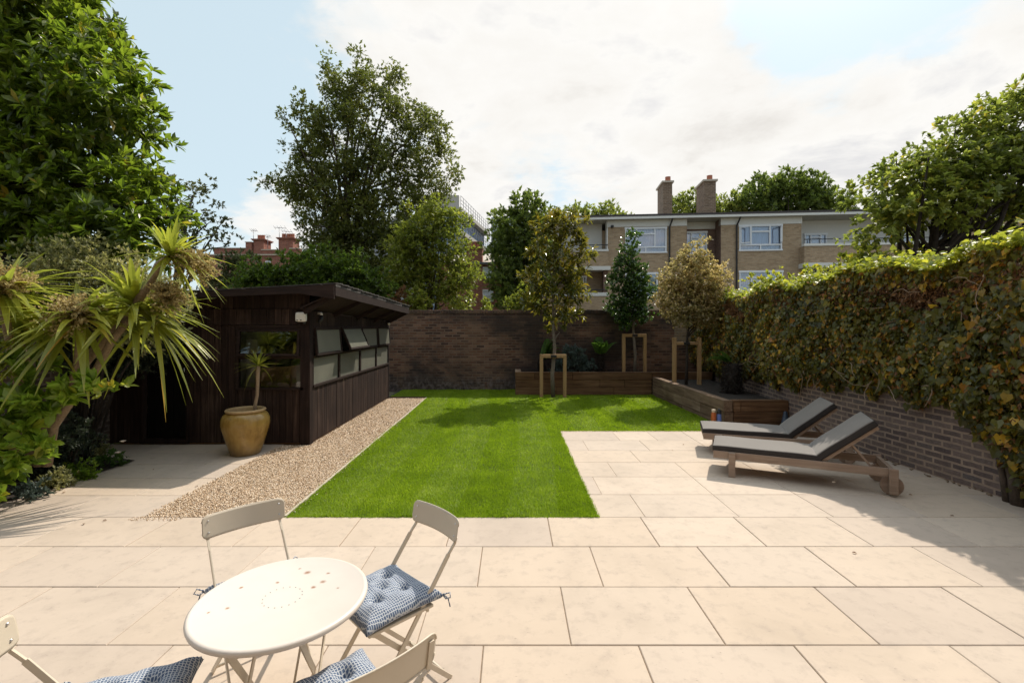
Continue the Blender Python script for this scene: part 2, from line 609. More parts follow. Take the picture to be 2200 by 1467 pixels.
mat('limestone', stone_fn((0.50, 0.418, 0.345), (0.31, 0.255, 0.215)))
mat('limestone_grey', stone_fn((0.50, 0.42, 0.35), (0.30, 0.26, 0.225)))
simple('joint_pale', (0.42, 0.33, 0.25), 0.95, 0.2, 40)
simple('joint_sand', (0.24, 0.175, 0.12), 0.95, 0.3, 40)
simple('earth', (0.13, 0.115, 0.07), 0.95, 0.4, 8, bump=0.6)
simple('turf_soil', (0.035, 0.05, 0.018), 0.95, 0.3, 14)
simple('bark_mulch', (0.03, 0.022, 0.016), 0.95, 0.5, 60, bump=0.8)


def gravel_base(t, p, out):
    c = t.coord()
    v = t.node('ShaderNodeTexVoronoi'); t.l.new(c, v.inputs['Vector']); v.inputs['Scale'].default_value = 75
    t.put(p.inputs['Base Color'], t.mix(t.ramp(v.outputs['Distance'], [(0.2, 0.0), (0.8, 1.0)]), t.ramp(v.outputs['Color'], [(0.1, (.30, .21, .14)), (0.5, (.46, .34, .235)), (0.9, (.6, .50, .39))]), (0.09, 0.06, 0.04)))
    p.inputs['Roughness'].default_value = 0.9
mat('gravel_base', gravel_base)


def pebble(t, p, out):
    t.put(p.inputs['Base Color'], t.ramp(t.attr('rnd'), [(0.0, (.17, .105, .06)), (0.18, (.42, .28, .165)), (0.45, (.62, .455, .30)), (0.75, (.72, .57, .41)), (1.0, (.80, .70, .58))]))
    p.inputs['Roughness'].default_value = 0.75
mat('pebble', pebble)


def grass_fn(t, p, out):
    c = t.coord()
    s = t.node('ShaderNodeSeparateXYZ'); t.l.new(c, s.inputs[0])
    n = t.noise(c, 1.6, 5, 0.65)
    f = t.math('ADD', t.math('MULTIPLY', t.attr('rnd'), 0.6), t.math('MULTIPLY', n, 0.5))
    col = t.ramp(f, [(0.15, (.095, .150, .007)), (0.5, (.175, .255, .011)), (0.8, (.27, .345, .022)), (0.97, (.46, .50, .18))])
    t.put(p.inputs['Base Color'], col)
    p.inputs['Roughness'].default_value = 0.5
    p.inputs['Specular IOR Level'].default_value = 0.3
    tr = t.node('ShaderNodeBsdfTranslucent'); t.put(tr.inputs[0], t.mix(1.0, col, (2.2, 2.3, 1.6), 'MULTIPLY'))
    mx = t.node('ShaderNodeMixShader'); mx.inputs[0].default_value = 0.42
    t.l.new(p.outputs[0], mx.inputs[1]); t.l.new(tr.outputs[0], mx.inputs[2]); t.l.new(mx.outputs[0], out.inputs[0])
mat('grass_blade', grass_fn)

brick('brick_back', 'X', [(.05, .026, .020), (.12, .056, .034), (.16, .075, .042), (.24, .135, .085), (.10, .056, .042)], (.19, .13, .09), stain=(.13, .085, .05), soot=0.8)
brick('brick_back_pale', 'X', [(.20, .14, .085), (.27, .19, .115), (.32, .235, .15)], (.30, .25, .19))
brick('brick_right', 'Y', [(.095, .070, .066), (.145, .105, .093), (.18, .132, .113), (.115, .094, .09)], (.33, .245, .185), ms=0.014, stain=(.16, .12, .11))
brick('brick_left', 'Y', [(.05, .034, .028), (.085, .058, .044), (.11, .075, .055)], (.15, .12, .10), ms=.013)
brick('brick_flats', 'xy', [(.30, .205, .12), (.38, .265, .16), (.44, .315, .20), (.33, .235, .145)], (.38, .305, .225), bw=.23, bh=.078, ms=.01)
brick('brick_flats_dark', 'xy', [(.13, .07, .05), (.18, .10, .07), (.21, .125, .09)], (.2, .15, .12), bw=.23, bh=.078)
brick('brick_chimney', 'xy', [(.13, .085, .055), (.18, .12, .08), (.22, .15, .10)], (.26, .2, .15), bw=.23, bh=.09, ms=.014)
brick('brick_red', 'xy', [(.20, .062, .04), (.27, .085, .055), (.31, .11, .07)], (.26, .17, .13), bw=.23, bh=.078)
wood('shed_boards', [(.010, .0052, .0042), (.019, .010, .008), (.036, .021, .016), (.08, .05, .038)], 2, 0.8, attr=True)
wood('shed_trim', [(.012, .0068, .0056), (.022, .0125, .010), (.042, .026, .021)], 0, 0.8)
wood('shed_door', [(.0015, .0014, .0014), (.003, .0026, .0025), (.006, .005, .005)], 2, 0.6)
wood('sleeper', [(.045, .021, .011), (.10, .052, .026), (.17, .093, .047), (.25, .155, .088)], 0, 0.8, 0.8, attr=True)
wood('sleeper_side', [(.075, .044, .028), (.15, .097, .062), (.23, .155, .10), (.32, .235, .165)], 1, 0.8, 0.8, attr=True)
wood('stake_wood', [(.26, .155, .07), (.38, .235, .11), (.46, .31, .16)], 2, 0.7)
wood('teak', [(.21, .145, .105), (.31, .225, .17), (.40, .31, .245)], 0, 0.65, 1.4)
wood('desk_wood', [(.16, .085, .04), (.24, .135, .065), (.3, .18, .09)], 0, 0.6)
simple('shingle', (0.060, 0.052, 0.048), 0.85, 0.4, 26, bump=0.8)
simple('bark', (0.085, 0.062, 0.045), 0.9, 0.35, 22, bump=0.9)
simple('bark_grey', (0.17, 0.14, 0.11), 0.9, 0.25, 25, bump=0.8)
simple('bark_dark', (0.035, 0.026, 0.02), 0.95, 0.4, 20, bump=0.9)
simple('cordyline_bark', (0.30, 0.215, 0.14), 0.9, 0.3, 45, bump=1.0)
simple('white_paint', (0.66, 0.65, 0.62), 0.5, 0.03)
simple('white_frame', (0.74, 0.76, 0.80), 0.35, 0.03)
simple('roof_edge', (0.045, 0.035, 0.035), 0.6)
simple('roof_felt', (0.22, 0.21, 0.20), 0.9)
simple('soffit', (0.40, 0.385, 0.355), 0.7)
simple('dark_metal', (0.018, 0.018, 0.02), 0.45)
simple('black_rubber', (0.012, 0.012, 0.012), 0.6)
simple('grey_render', (0.30, 0.32, 0.36), 0.8)
simple('terracotta', (0.38, 0.14, 0.085), 0.8)
simple('stone_band', (0.46, 0.40, 0.33), 0.8)
simple('slate', (0.16, 0.165, 0.18), 0.7)
simple('aerial', (0.20, 0.20, 0.21), 0.4, metal=0.6)
simple('lamp_plastic', (0.70, 0.68, 0.63), 0.4, 0.06)
simple('cream_metal', (0.58, 0.50, 0.39), 0.42, 0.04, 3)
simple('steel', (0.55, 0.55, 0.55), 0.3, metal=1.0)
simple('edging', (0.46, 0.39, 0.31), 0.85, 0.2)
simple('edging_brown', (0.11, 0.07, 0.045), 0.85, 0.2)
simple('tie_band', (0.02, 0.018, 0.017), 0.6)
simple('net_curtain', (0.66, 0.71, 0.80), 0.9, 0.05)
simple('room_dark', (0.06, 0.065, 0.075), 0.9)
simple('room_pale', (0.42, 0.41, 0.38), 0.9)
simple('bottle_orange', (0.42, 0.11, 0.03), 0.4, 0.25, 30)
simple('bottle_blue', (0.10, 0.16, 0.42), 0.35, 0.1)
simple('cork', (0.55, 0.45, 0.33), 0.8)
simple('cone_blue', (0.02, 0.032, 0.055), 0.5)
simple('petal', (0.75, 0.62, 0.52), 0.7)
glassmat('glass_clear', refl=0.02)
glassmat('glass_flats', (0.82, 0.88, 0.97), 0.14)


def frosted(t, p, out):
    c = t.coord()
    n = t.noise(c, 3, 3)
    t.put(p.inputs['Base Color'], t.ramp(n, [(0.3, (.235, .23, .19)), (0.7, (.31, .305, .25))]))
    p.inputs['Roughness'].default_value = 0.28
    tr = t.node('ShaderNodeBsdfTranslucent'); tr.inputs[0].default_value = (.42, .44, .38, 1)
    mx = t.node('ShaderNodeMixShader'); mx.inputs[0].default_value = 0.4
    t.l.new(p.outputs[0], mx.inputs[1]); t.l.new(tr.outputs[0], mx.inputs[2]); t.l.new(mx.outputs[0], out.inputs[0])
mat('glass_frosted', frosted)


def glaze(t, p, out):
    c = t.coord()
    s = t.node('ShaderNodeSeparateXYZ'); t.l.new(c, s.inputs[0])
    v = t.node('ShaderNodeCombineXYZ'); t.l.new(t.math('ADD', s.outputs[0], s.outputs[1]), v.inputs[0]); t.l.new(s.outputs[2], v.inputs[1])
    b = t.node('ShaderNodeTexBrick'); t.l.new(v.outputs[0], b.inputs['Vector'])
    b.offset = 0.0
    b.inputs['Scale'].default_value = 1.0; b.inputs['Brick Width'].default_value = 1.1; b.inputs['Row Height'].default_value = 0.9
    b.inputs['Mortar Size'].default_value = 0.04
    b.inputs['Color1'].default_value = (.10, .15, .24, 1); b.inputs['Color2'].default_value = (.17, .24, .36, 1); b.inputs['Mortar'].default_value = (.30, .34, .40, 1)
    t.put(p.inputs['Base Color'], b.outputs['Color'])
    p.inputs['Roughness'].default_value = 0.2
mat('curtain_glazing', glaze)


def pot_fn(t, p, out):
    c = t.coord()
    s = t.node('ShaderNodeSeparateXYZ'); t.l.new(c, s.inputs[0])
    streak = t.noise(t.scale(c, (16, 16, 1.6)), 1.0, 5, 0.6)
    blot = t.noise(c, 5, 5, 0.6)
    f = t.math('ADD', t.math('MULTIPLY', streak, 0.45), t.math('MULTIPLY', blot, 0.55))
    col = t.ramp(f, [(0.32, (.19, .108, .026)), (0.5, (.33, .208, .055)), (0.7, (.42, .285, .09))])
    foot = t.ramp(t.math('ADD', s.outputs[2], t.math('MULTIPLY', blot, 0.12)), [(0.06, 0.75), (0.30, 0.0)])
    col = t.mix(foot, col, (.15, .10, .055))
    t.put(p.inputs['Base Color'], col)
    p.inputs['Roughness'].default_value = 0.24
    t.put(p.inputs['Normal'], t.bump(blot, 0.08, 0.01))
mat('glazed_pot', pot_fn)
simple('pot_rim', (.42, .285, .14), 0.5, 0.12, 20)


def top_fn(t, p, out):
    c = t.coord()
    col = t.ramp(t.noise(c, 5, 4), [(0.3, (.63, .565, .50)), (0.7, (.67, .605, .54))])
    for x, y, r in ((.045, .19, .011), (.135, .10, .009), (.105, .06, .008), (-.06, .12, .006), (-.20, .10, .007), (.21, .04, .005), (-.19, -.05, .006), (-.25, -.07, .005), (.14, .17, .006), (.0, .23, .005)):
        dist = t.vmath('DISTANCE', t.vmath('MULTIPLY', c, (1, 1, 0)), (x, y, 0), out=1)
        dist = t.math('ADD', dist, t.math('MULTIPLY', t.math('SUBTRACT', t.noise(c, 90, 3), 0.5), 0.012))
        col = t.mix(t.ramp(dist, [(0.0, 0.9), (min(.9, r * .5), 0.8), (min(.95, r * 1.6), 0.0)]), col, (.27, .105, .03))
    t.put(p.inputs['Base Color'], col)
    p.inputs['Roughness'].default_value = 0.4
mat('table_paint', top_fn)


def cushion_fn(t, p, out):
    c = t.coord()
    v = t.node('ShaderNodeTexVoronoi', feature='DISTANCE_TO_EDGE', voronoi_dimensions='2D'); v.inputs['Scale'].default_value = 88; v.inputs['Randomness'].default_value = 0.3
    t.l.new(c, v.inputs['Vector'])
    line = t.ramp(v.outputs['Distance'], [(0.09, 1.0), (0.15, 0.0)])
    navy = t.ramp(t.noise(c, 60, 2), [(0.35, (.045, .075, .145)), (0.65, (.085, .125, .21))])
    col = t.mix(line, navy, (.50, .52, .54))
    t.put(p.inputs['Base Color'], col)
    p.inputs['Roughness'].default_value = 0.9
    t.put(p.inputs['Normal'], t.bump(t.noise(c, 300, 2), 0.2, 0.002))
mat('cushion_cloth', cushion_fn)


def lounge_cloth(t, p, out):
    c = t.coord()
    n = t.noise(c, 400, 2)
    n2 = t.noise(c, 3, 3)
    t.put(p.inputs['Base Color'], t.mix(0.5, t.ramp(n, [(0.3, (.11, .096, .085)), (0.7, (.165, .145, .128))]), t.ramp(n2, [(0.3, (.125, .109, .096)), (0.7, (.155, .136, .12))])))
    p.inputs['Roughness'].default_value = 0.8
    p.inputs['Sheen Weight'].default_value = 0.3
    t.put(p.inputs['Normal'], t.bump(n2, 0.25, 0.02))
mat('lounge_cloth', lounge_cloth)
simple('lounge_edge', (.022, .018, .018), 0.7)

leafmat('leaf_magnolia', [(0.1, (0.0423, 0.0646, 0.0118)), (0.5, (0.0845, 0.1178, 0.0155)), (0.85, (0.1522, 0.1796, 0.0233)), (0.98, (0.3594, 0.2444, 0.0388))], (.30, .46, .03), 0.42, 0.34)
leafmat('leaf_maple', [(0.1, (0.05, 0.0641, 0.0162)), (0.5, (0.0885, 0.1026, 0.0231)), (0.85, (0.1499, 0.1475, 0.0347)), (1.0, (0.2283, 0.1667, 0.052))], (.24, .30, .05), 0.36, 0.45)
leafmat('leaf_wispy', [(0.1, (0.047, 0.056, 0.0252)), (0.5, (0.0882, 0.098, 0.0403)), (1.0, (0.147, 0.147, 0.063))], (.16, .20, .07), 0.25, 0.5)
leafmat('leaf_bright', [(0.1, (0.0606, 0.0721, 0.0133)), (0.5, (0.1145, 0.1251, 0.021)), (0.85, (0.1953, 0.1909, 0.0334)), (1.0, (0.2963, 0.2333, 0.0668))], (.38, .50, .06), 0.42, 0.36)
leafmat('leaf_ivy_hedge', [(0.1, (0.0271, 0.047, 0.0101)), (0.5, (0.0569, 0.0896, 0.0151)), (0.9, (0.1152, 0.1512, 0.0222)), (1.0, (0.1762, 0.168, 0.0302))], (.26, .42, .04), 0.36, 0.42)
leafmat('leaf_dense', [(0.1, (0.0405, 0.0634, 0.0181)), (0.5, (0.0772, 0.1101, 0.027)), (0.9, (0.1563, 0.1918, 0.039)), (1.0, (0.239, 0.2501, 0.0526))], (.28, .38, .06), 0.36, 0.5)
leafmat('leaf_far', [(0.1, (0.0935, 0.1156, 0.0337)), (0.5, (0.159, 0.187, 0.0459)), (1.0, (0.2992, 0.306, 0.0765))], (.34, .42, .08), 0.42, 0.55)
leafmat('leaf_bronze', [(0.05, (0.0369, 0.0491, 0.0123)), (0.45, (0.0678, 0.0874, 0.0172)), (0.68, (0.1231, 0.1297, 0.0222)), (0.85, (0.2586, 0.1843, 0.0184)), (1.0, (0.3201, 0.2048, 0.0246))], (.40, .33, .03), 0.36, 0.25, 0.7)
leafmat('leaf_holly', [(0.1, (0.0208, 0.0442, 0.014)), (0.6, (0.039, 0.078, 0.0211)), (1.0, (0.0975, 0.156, 0.0257))], (.2, .36, .05), 0.26, 0.25, 0.7)
leafmat('leaf_golden', [(0.05, (0.0898, 0.0826, 0.0294)), (0.35, (0.2324, 0.1944, 0.0736)), (0.6, (0.4436, 0.3548, 0.2005)), (1.0, (0.6548, 0.5443, 0.4544))], (.50, .45, .18), 0.36, 0.33)
leafmat('leaf_cherry', [(0.1, (0.0902, 0.1098, 0.0304)), (0.5, (0.1645, 0.1901, 0.0457)), (0.85, (0.2919, 0.2957, 0.0647)), (1.0, (0.5838, 0.4224, 0.057))], (.32, .42, .06), 0.42, 0.4)
leafmat('leaf_creeper', [(0.03, (0.04, 0.0486, 0.0117)), (0.25, (0.0734, 0.0834, 0.0167)), (0.45, (0.1267, 0.1297, 0.0217)), (0.6, (0.2002, 0.1738, 0.0251)), (0.7, (0.3736, 0.2432, 0.0251)), (0.8, (0.4001, 0.1564, 0.0251)), (0.9, (0.3469, 0.139, 0.0417)), (1.0, (0.6136, 0.3938, 0.0417))], (.42, .34, .06), 0.34, 0.36)
leafmat('leaf_creeper_top', [(0.1, (0.1123, 0.154, 0.0263)), (0.5, (0.2245, 0.2674, 0.0379)), (0.8, (0.393, 0.3726, 0.051)), (1.0, (0.6175, 0.4212, 0.0438))], (.45, .46, .05), 0.42, 0.38)
leafmat('leaf_dead', [(0.1, (.09, .045, .022)), (0.5, (.19, .095, .045)), (1.0, (.31, .18, .09))], (.28, .13, .05), 0.26, 0.7)
leafmat('leaf_sword', [(0.05, (0.1179, 0.1393, 0.0213)), (0.5, (0.2251, 0.2507, 0.0348)), (0.85, (0.3645, 0.362, 0.0535)), (0.97, (0.6432, 0.3713, 0.0936))], (.40, .46, .07), 0.38, 0.36)
leafmat('leaf_shrub', [(0.1, (0.0902, 0.155, 0.023)), (0.5, (0.1504, 0.2461, 0.0328)), (0.85, (0.2406, 0.3281, 0.0459)), (1.0, (0.5013, 0.4374, 0.0493))], (.36, .52, .05), 0.38, 0.32)
leafmat('leaf_pale', [(0.1, (0.105, 0.119, 0.0504)), (0.4, (0.196, 0.203, 0.0945)), (0.75, (0.378, 0.364, 0.189)), (1.0, (0.588, 0.532, 0.315))], (.34, .36, .14), 0.3, 0.45)
leafmat('leaf_rosemary', [(0.1, (.018, .028, .018)), (0.6, (.034, .050, .032)), (1.0, (.07, .09, .05))], (.1, .16, .08), 0.15, 0.55)
leafmat('leaf_spurge', [(0.1, (.05, .075, .075)), (0.6, (.085, .12, .12)), (1.0, (.14, .18, .175))], (.15, .25, .2), 0.2, 0.5)
leafmat('leaf_fern', [(0.1, (.035, .075, .014)), (0.6, (.06, .125, .02)), (1.0, (.10, .17, .03))], (.22, .42, .05), 0.3, 0.45)
leafmat('plume', [(0.05, (.17, .12, .045)), (0.5, (.36, .275, .13)), (1.0, (.55, .45, .26))], (.5, .42, .2), 0.3, 0.7)
M = MATS

# ------------------------------------------------------------------ ground, paving, gravel, lawn
LX0, LX1, Y0, Y1, YW = -2.15, 0.82, 4.49, 8.19, 13.40     # lawn edges, paving fronts, back wall


def wall_x(y):                     # face of the right-hand garden wall
    return float(np.interp(y, [1.0, 3.0, 4.85, 6.6, 8.5, 13.6], [5.5, 5.36, 5.2, 5.06, 4.98, 5.5]))


mb = MB()
mb.add([(-300, -60, -.06), (300, -60, -.06), (300, 400, -.06), (-300, 400, -.06)], [(0, 1, 2, 3)])
struct('ground', mb, M['earth'])


def slab(V, T, R, x0, x1, y0, y1, zoff, r, g=0.0045, ch=0.004):
    x0 += g; x1 -= g; y0 += g; y1 -= g
    if x1 - x0 < 0.03: return
    b = len(V)
    for z, i in ((zoff, ch), (zoff - ch, 0), (zoff - .03, 0)):
        V += [(x0 + i, y0 + i, z), (x1 - i, y0 + i, z), (x1 - i, y1 - i, z), (x0 + i, y1 - i, z)]
    T += [(b, b + 1, b + 2), (b, b + 2, b + 3)]
    for l in (0, 4):
        for k in range(4):
            k2 = (k + 1) % 4
            a, c, d, e = b + l + k, b + l + k2, b + l + 4 + k2, b + l + 4 + k
            T += [(a, e, d), (a, d, c)]
    R += [r] * 12


V, T, R = [], [], []
rr = random.Random(3)
LEN = 0.885
k = 0
y = Y0
while y > -0.4:                    # front terrace, running bond
    ph = 0.337 if k % 2 == 0 else -0.244 + .08 * (k > 2)
    x = ph - 9 * LEN
    while x < 5.6:
        slab(V, T, R, max(x, -7.0), min(x + LEN, 5.6), y - 0.60, y, rr.uniform(-.0012, .0012), rr.random(), rr.uniform(.0018, .0036))
        x += LEN
    y -= 0.60; k += 1
xw = 5.5
k = 0
y = Y0
while y < 8.6:                     # terrace beside the lawn
    ye = min(y + 0.60, 8.62)
    x0 = LX1 if y < 8.0 else 3.72
    if y < Y1 < ye: ye = Y1
    x = x0 - rr.choice([0, .3, .45, .6])
    while x < 5.4:
        L = rr.choice([.6, .9, .9, 1.2]) if k % 2 else .9
        slab(V, T, R, max(x, x0), min(x + L, 5.4), y, ye, rr.uniform(-.001, .001), rr.random(), 0.0024)
        x += L
    y = ye; k += 1
patio = tri_mesh('patio', np.array(V), np.array(T), M['limestone'], attrs={'rnd': np.array(R)})
tag(patio, kind='structure')
V, T, R = [], [], []
k = 0
y = Y0
while y < 7.4:                     # path beside the bed up to the shed
    x = -6.3 + (.45 if k % 2 else 0.1)
    while x < -3.5:
        slab(V, T, R, x, min(x + .9, -3.50), y, y + .57, rr.uniform(-.001, .001), rr.random(), 0.003)
        x += .9
    y += .57; k += 1
path = tri_mesh('path', np.array(V), np.array(T), M['limestone_grey'], attrs={'rnd': np.array(R)})
tag(path, kind='structure')
mb = MB()
mb.box(-7.0, 5.55, -.5, Y0, -.05, -.0075)
mb.box(-6.6, -3.5, Y0 + .001, 7.4, -.05, -.0075)
struct('paving_joints', mb, M['joint_sand'])
mb = MB()
mb.box(LX1, 5.45, Y0 + .001, Y1, -.05, -.005)
mb.box(3.72, 5.45, Y1 + .001, 8.6, -.05, -.005)
struct('paving_joints', mb, M['joint_pale'])

mb = MB()
mb.box(-3.499, LX0 - .03, Y0 + .002, 11.9, -.05, -.012)
struct('gravel_bed', mb, M['gravel_base'])
# loose pebbles: octahedra squashed and turned at random
rng = np.random.default_rng(5)


def pebbles(n, x0, x1, y0, y1, s0, s1):
    P = np.stack([rng.uniform(x0, x1, n), rng.uniform(y0, y1, n), rng.uniform(-.014, .002, n)], 1)
    return P, rng.uniform(s0, s1, n)


sets = [pebbles(44000, -3.49, LX0 - .035, Y0 + .01, 6.2, .0045, .0100), pebbles(26000, -3.49, LX0 - .035, 6.2, 7.9, .006, .0115), pebbles(20000, -3.12, LX0 - .035, 7.9, 11.88, .009, .015), pebbles(160, -2.155, -2.10, Y0, 9, .005, .01), pebbles(140, -3.6, -3.1, Y0 - .09, Y0, .004, .008),
        pebbles(900, -3.53, -3.47, Y0, 7.1, .006, .012)]
P = np.concatenate([s[0] for s in sets]); S = np.concatenate([s[1] for s in sets])
P[-900:, 2] += .004
P[-1200:-900, 2] = .004
keep = ~((P[:, 1] > 7.2) & (P[:, 0] < -3.12)) 
P, S = P[keep], S[keep]
P[:, 0] += .04 * np.sin(P[:, 1] * 9) * 0
OV = np.array([(1, 0, 0), (.25, .9, .1), (-.8, .5, 0), (-.75, -.55, .05), (.35, -.9, 0), (.1, .05, .62), (-.1, 0, -.6)], float)
OT = np.array([(0, 1, 5), (1, 2, 5), (2, 3, 5), (3, 4, 5), (4, 0, 5), (1, 0, 6), (2, 1, 6), (3, 2, 6), (4, 3, 6), (0, 4, 6)])
Vp, Tp = scatter(OV, OT, P, rdir(len(P), rng) * np.array([1, 1, .35]), np.array([0, 0, 1.0]) + .45 * rng.normal(size=(len(P), 3)), S)
o = tri_mesh('gravel', Vp, Tp, M['pebble'], attrs={'rnd': np.repeat(rng.uniform(0, 1, len(P)), len(OV))}, smooth=True)
tag(o, 'loose beige and brown pebble gravel along the shed', 'gravel', kind='stuff')
mb = MB()
mb.box(LX0 - .028, LX0 - .002, Y0 + .002, 11.93, -.05, .012)
struct('lawn_edging', mb, M['edging'])
mb = MB()
mb.box(-3.1, LX0 - .03, 11.905, 11.935, -.05, .03)
struct('gravel_edging', mb, M['edging_brown'])

mb = MB()
mb.box(LX0, LX1, Y0 + .003, Y1 + .001, -.05, -.014)
mb.add([(LX0, Y1 + .001, -.0145), (3.84, Y1 + .001, -.0145), (3.70, YW, -.0145), (LX0, YW, -.0145)], [(0, 1, 2, 3)])
mb.add([(-3.2, 11.94, -.0145), (LX0, 11.94, -.0145), (LX0, YW, -.0145), (-3.2, YW, -.0145)], [(0, 1, 2, 3)])
struct('lawn', mb, M['turf_soil'])


def blades(n, x0, x1, y0, y1, h, w, rng):
    return [np.stack([rng.uniform(x0, x1, n), rng.uniform(y0, y1, n)], 1), np.full(n, h), np.full(n, w)]


rng = np.random.default_rng(21)
G = [blades(95000, LX0, LX1 + .012, Y0 + .0, 5.9, .036, .0042, rng), blades(75000, LX0, LX1 + .012, 5.9, Y1, .036, .0058, rng),
     blades(105000, LX0, 3.8, Y1, 11.0, .036, .0078, rng), blades(52000, LX0, 3.72, 11.0, 12.42, .038, .0095, rng),
     blades(16000, -3.1, .12, 12.42, YW, .042, .0105, rng), blades(3500, -3.1, LX0, 11.94, 12.42, .042, .01, rng),
     blades(3600, LX0, LX1 + .01, Y0 - .016, Y0 + .03, .040, .004, rng), blades(2200, LX0 - .035, LX0 + .02, Y0, 9.0, .036, .0055, rng), blades(1500, LX1, 3.75, Y1 - .022, Y1 + .02, .036, .008, rng), blades(1800, LX1 - .02, LX1 + .022, Y0, Y1, .032, .0045, rng)]
P2 = np.concatenate([g[0] for g in G]); H = np.concatenate([g[1] for g in G]); Wd = np.concatenate([g[2] for g in G])
n = len(P2)
tuft = np.sin(P2[:, 0] * 7.1 + 1.3 * np.sin(P2[:, 1] * 5.3)) * np.sin(P2[:, 1] * 6.7 + np.sin(P2[:, 0] * 9.1)) * .5 + .5
H = H * rng.uniform(.55, 1.25, n) * (.78 + .4 * tuft)
stripe = np.sign(np.sin((P2[:, 0] + .12 * np.sin(P2[:, 1] * .6)) / .5 * PI))           # mower passes lean the blades away and back
ang = rng.uniform(0, 2 * PI, n)
lean = np.stack([np.cos(ang), np.sin(ang)], 1) * rng.uniform(.15, .8, (n, 1)) + np.stack([0 * stripe, .22 * stripe], 1)
base = np.concatenate([P2, np.full((n, 1), -.016)], 1)
ax = np.stack([np.cos(ang + 1.4), np.sin(ang + 1.4), 0 * ang], 1) * Wd[:, None] * .5
mid = base + np.concatenate([lean * H[:, None] * .3, (H * .62)[:, None]], 1)
tip = base + np.concatenate([lean * H[:, None] * .95, (H * .98)[:, None]], 1)
Vg = np.stack([base - ax, base + ax, mid + ax * .8, mid - ax * .8, tip], 1).reshape(-1, 3)
Tg = (np.array([(0, 1, 2), (0, 2, 3), (3, 2, 4)])[None] + (np.arange(n) * 5)[:, None, None]).reshape(-1, 3)
fade = np.exp(-(((P2[:, 0] + 1.35) / .35) ** 2 + ((P2[:, 1] - 4.95) / .28) ** 2)) + .8 * np.exp(-(((P2[:, 0] + .6) / .9) ** 2 + ((P2[:, 1] - 5.25) / .16) ** 2)) * (tuft > .45)
mott = np.sin(P2[:, 0] * 2.3 + 2 * np.sin(P2[:, 1] * 1.1)) * np.sin(P2[:, 1] * 2.9 + 1.5 * np.sin(P2[:, 0] * 1.7)) + .6 * np.sin(P2[:, 0] * 5.7 + P2[:, 1] * 4.1) * np.sin(P2[:, 1] * 7.3 - P2[:, 0] * 3.7)
line = np.exp(-((np.mod(P2[:, 0] + .12 * np.sin(P2[:, 1] * .6), .5) - .25) / .045) ** 2) * (np.sin(P2[:, 1] * 3.1 + P2[:, 0] * 5) > -.2)
r = np.clip(rng.normal(.44, .17, n) + .05 * stripe + .085 * mott + .14 * line + .5 * fade * rng.uniform(0, 1, n), 0, 1)
o = tri_mesh('lawn_grass', Vg, Tg, M['grass_blade'], attrs={'rnd': np.repeat(r, 5)})
tag(o, 'short bright green mown lawn grass with pale mower stripes', 'grass', kind='stuff')

# ------------------------------------------------------------------ garden walls
w = thing('garden_wall', 'old dark soot-stained brick wall across the far end of the lawn', 'wall', (0, YW, 0))
mb = MB().box(-6.6, 5.7, 0, .23, -.05, 2.165)
mb.build('brickwork', M['brick_back'], w)
mb = MB()
rr = random.Random(9)
x = -6.6
while x < 5.7:
    d = rr.uniform(-.006, .006); h = rr.uniform(-.008, .006)
    mb.bev(x, x + .072, -.018 + d, .245 + d, 2.167, 2.275 + h, .008)
    x += .078
mb.build('coping', M['brick_back'], w)
MB().box(4.62, 5.66, -.004, .05, 1.36, 2.05).build('pale_brick_patch', M['brick_back_pale'], w)

w = thing('garden_wall', 'brown brick wall on the right, under the autumn creeper behind the loungers', 'wall', (0, 0, 0))
mb = MB()
ys = [0.5, 3.0, 4.85, 6.6, 8.5, 13.39]
for a, b in zip(ys[:-1], ys[1:]):
    xa, xb = wall_x(a), wall_x(b)
    mb.hexa([(xa, a, -.05), (xa + .23, a, -.05), (xb + .23, b, -.05), (xb, b, -.05), (xa, a, 2.3), (xa + .23, a, 2.3), (xb + .23, b, 2.3), (xb, b, 2.3)])
mb.build('brickwork', M['brick_right'], w)
mb = MB()
rr = random.Random(4)
for i in range(46):                       # crumbled mortar at the foot of the wall
    y = rr.uniform(4.6, 8.4); x = wall_x(y) - rr.uniform(.0, .10); s = rr.uniform(.01, .03)
    mb.tube([(x, y - s, .006), (x, y + s, .012)], [s * .6, s * .4], 5)
mb.build('mortar_crumbs', M['joint_sand'], w)

w = thing('garden_wall', 'dark brick wall behind the palm-like plant at the left of the shed', 'wall', (0, 0, 0))
MB().box(-6.4, -6.17, 1.0, 7.3, -.05, 1.95).build('brickwork', M['brick_left'], w)

# ------------------------------------------------------------------ dark timber shed
shed = thing('garden_shed', 'dark brown timber shed with a tiled overhanging roof and strip windows beside the gravel', 'shed', (-3.10, 7.22, 0))
SX, SY = -3.10, 7.22


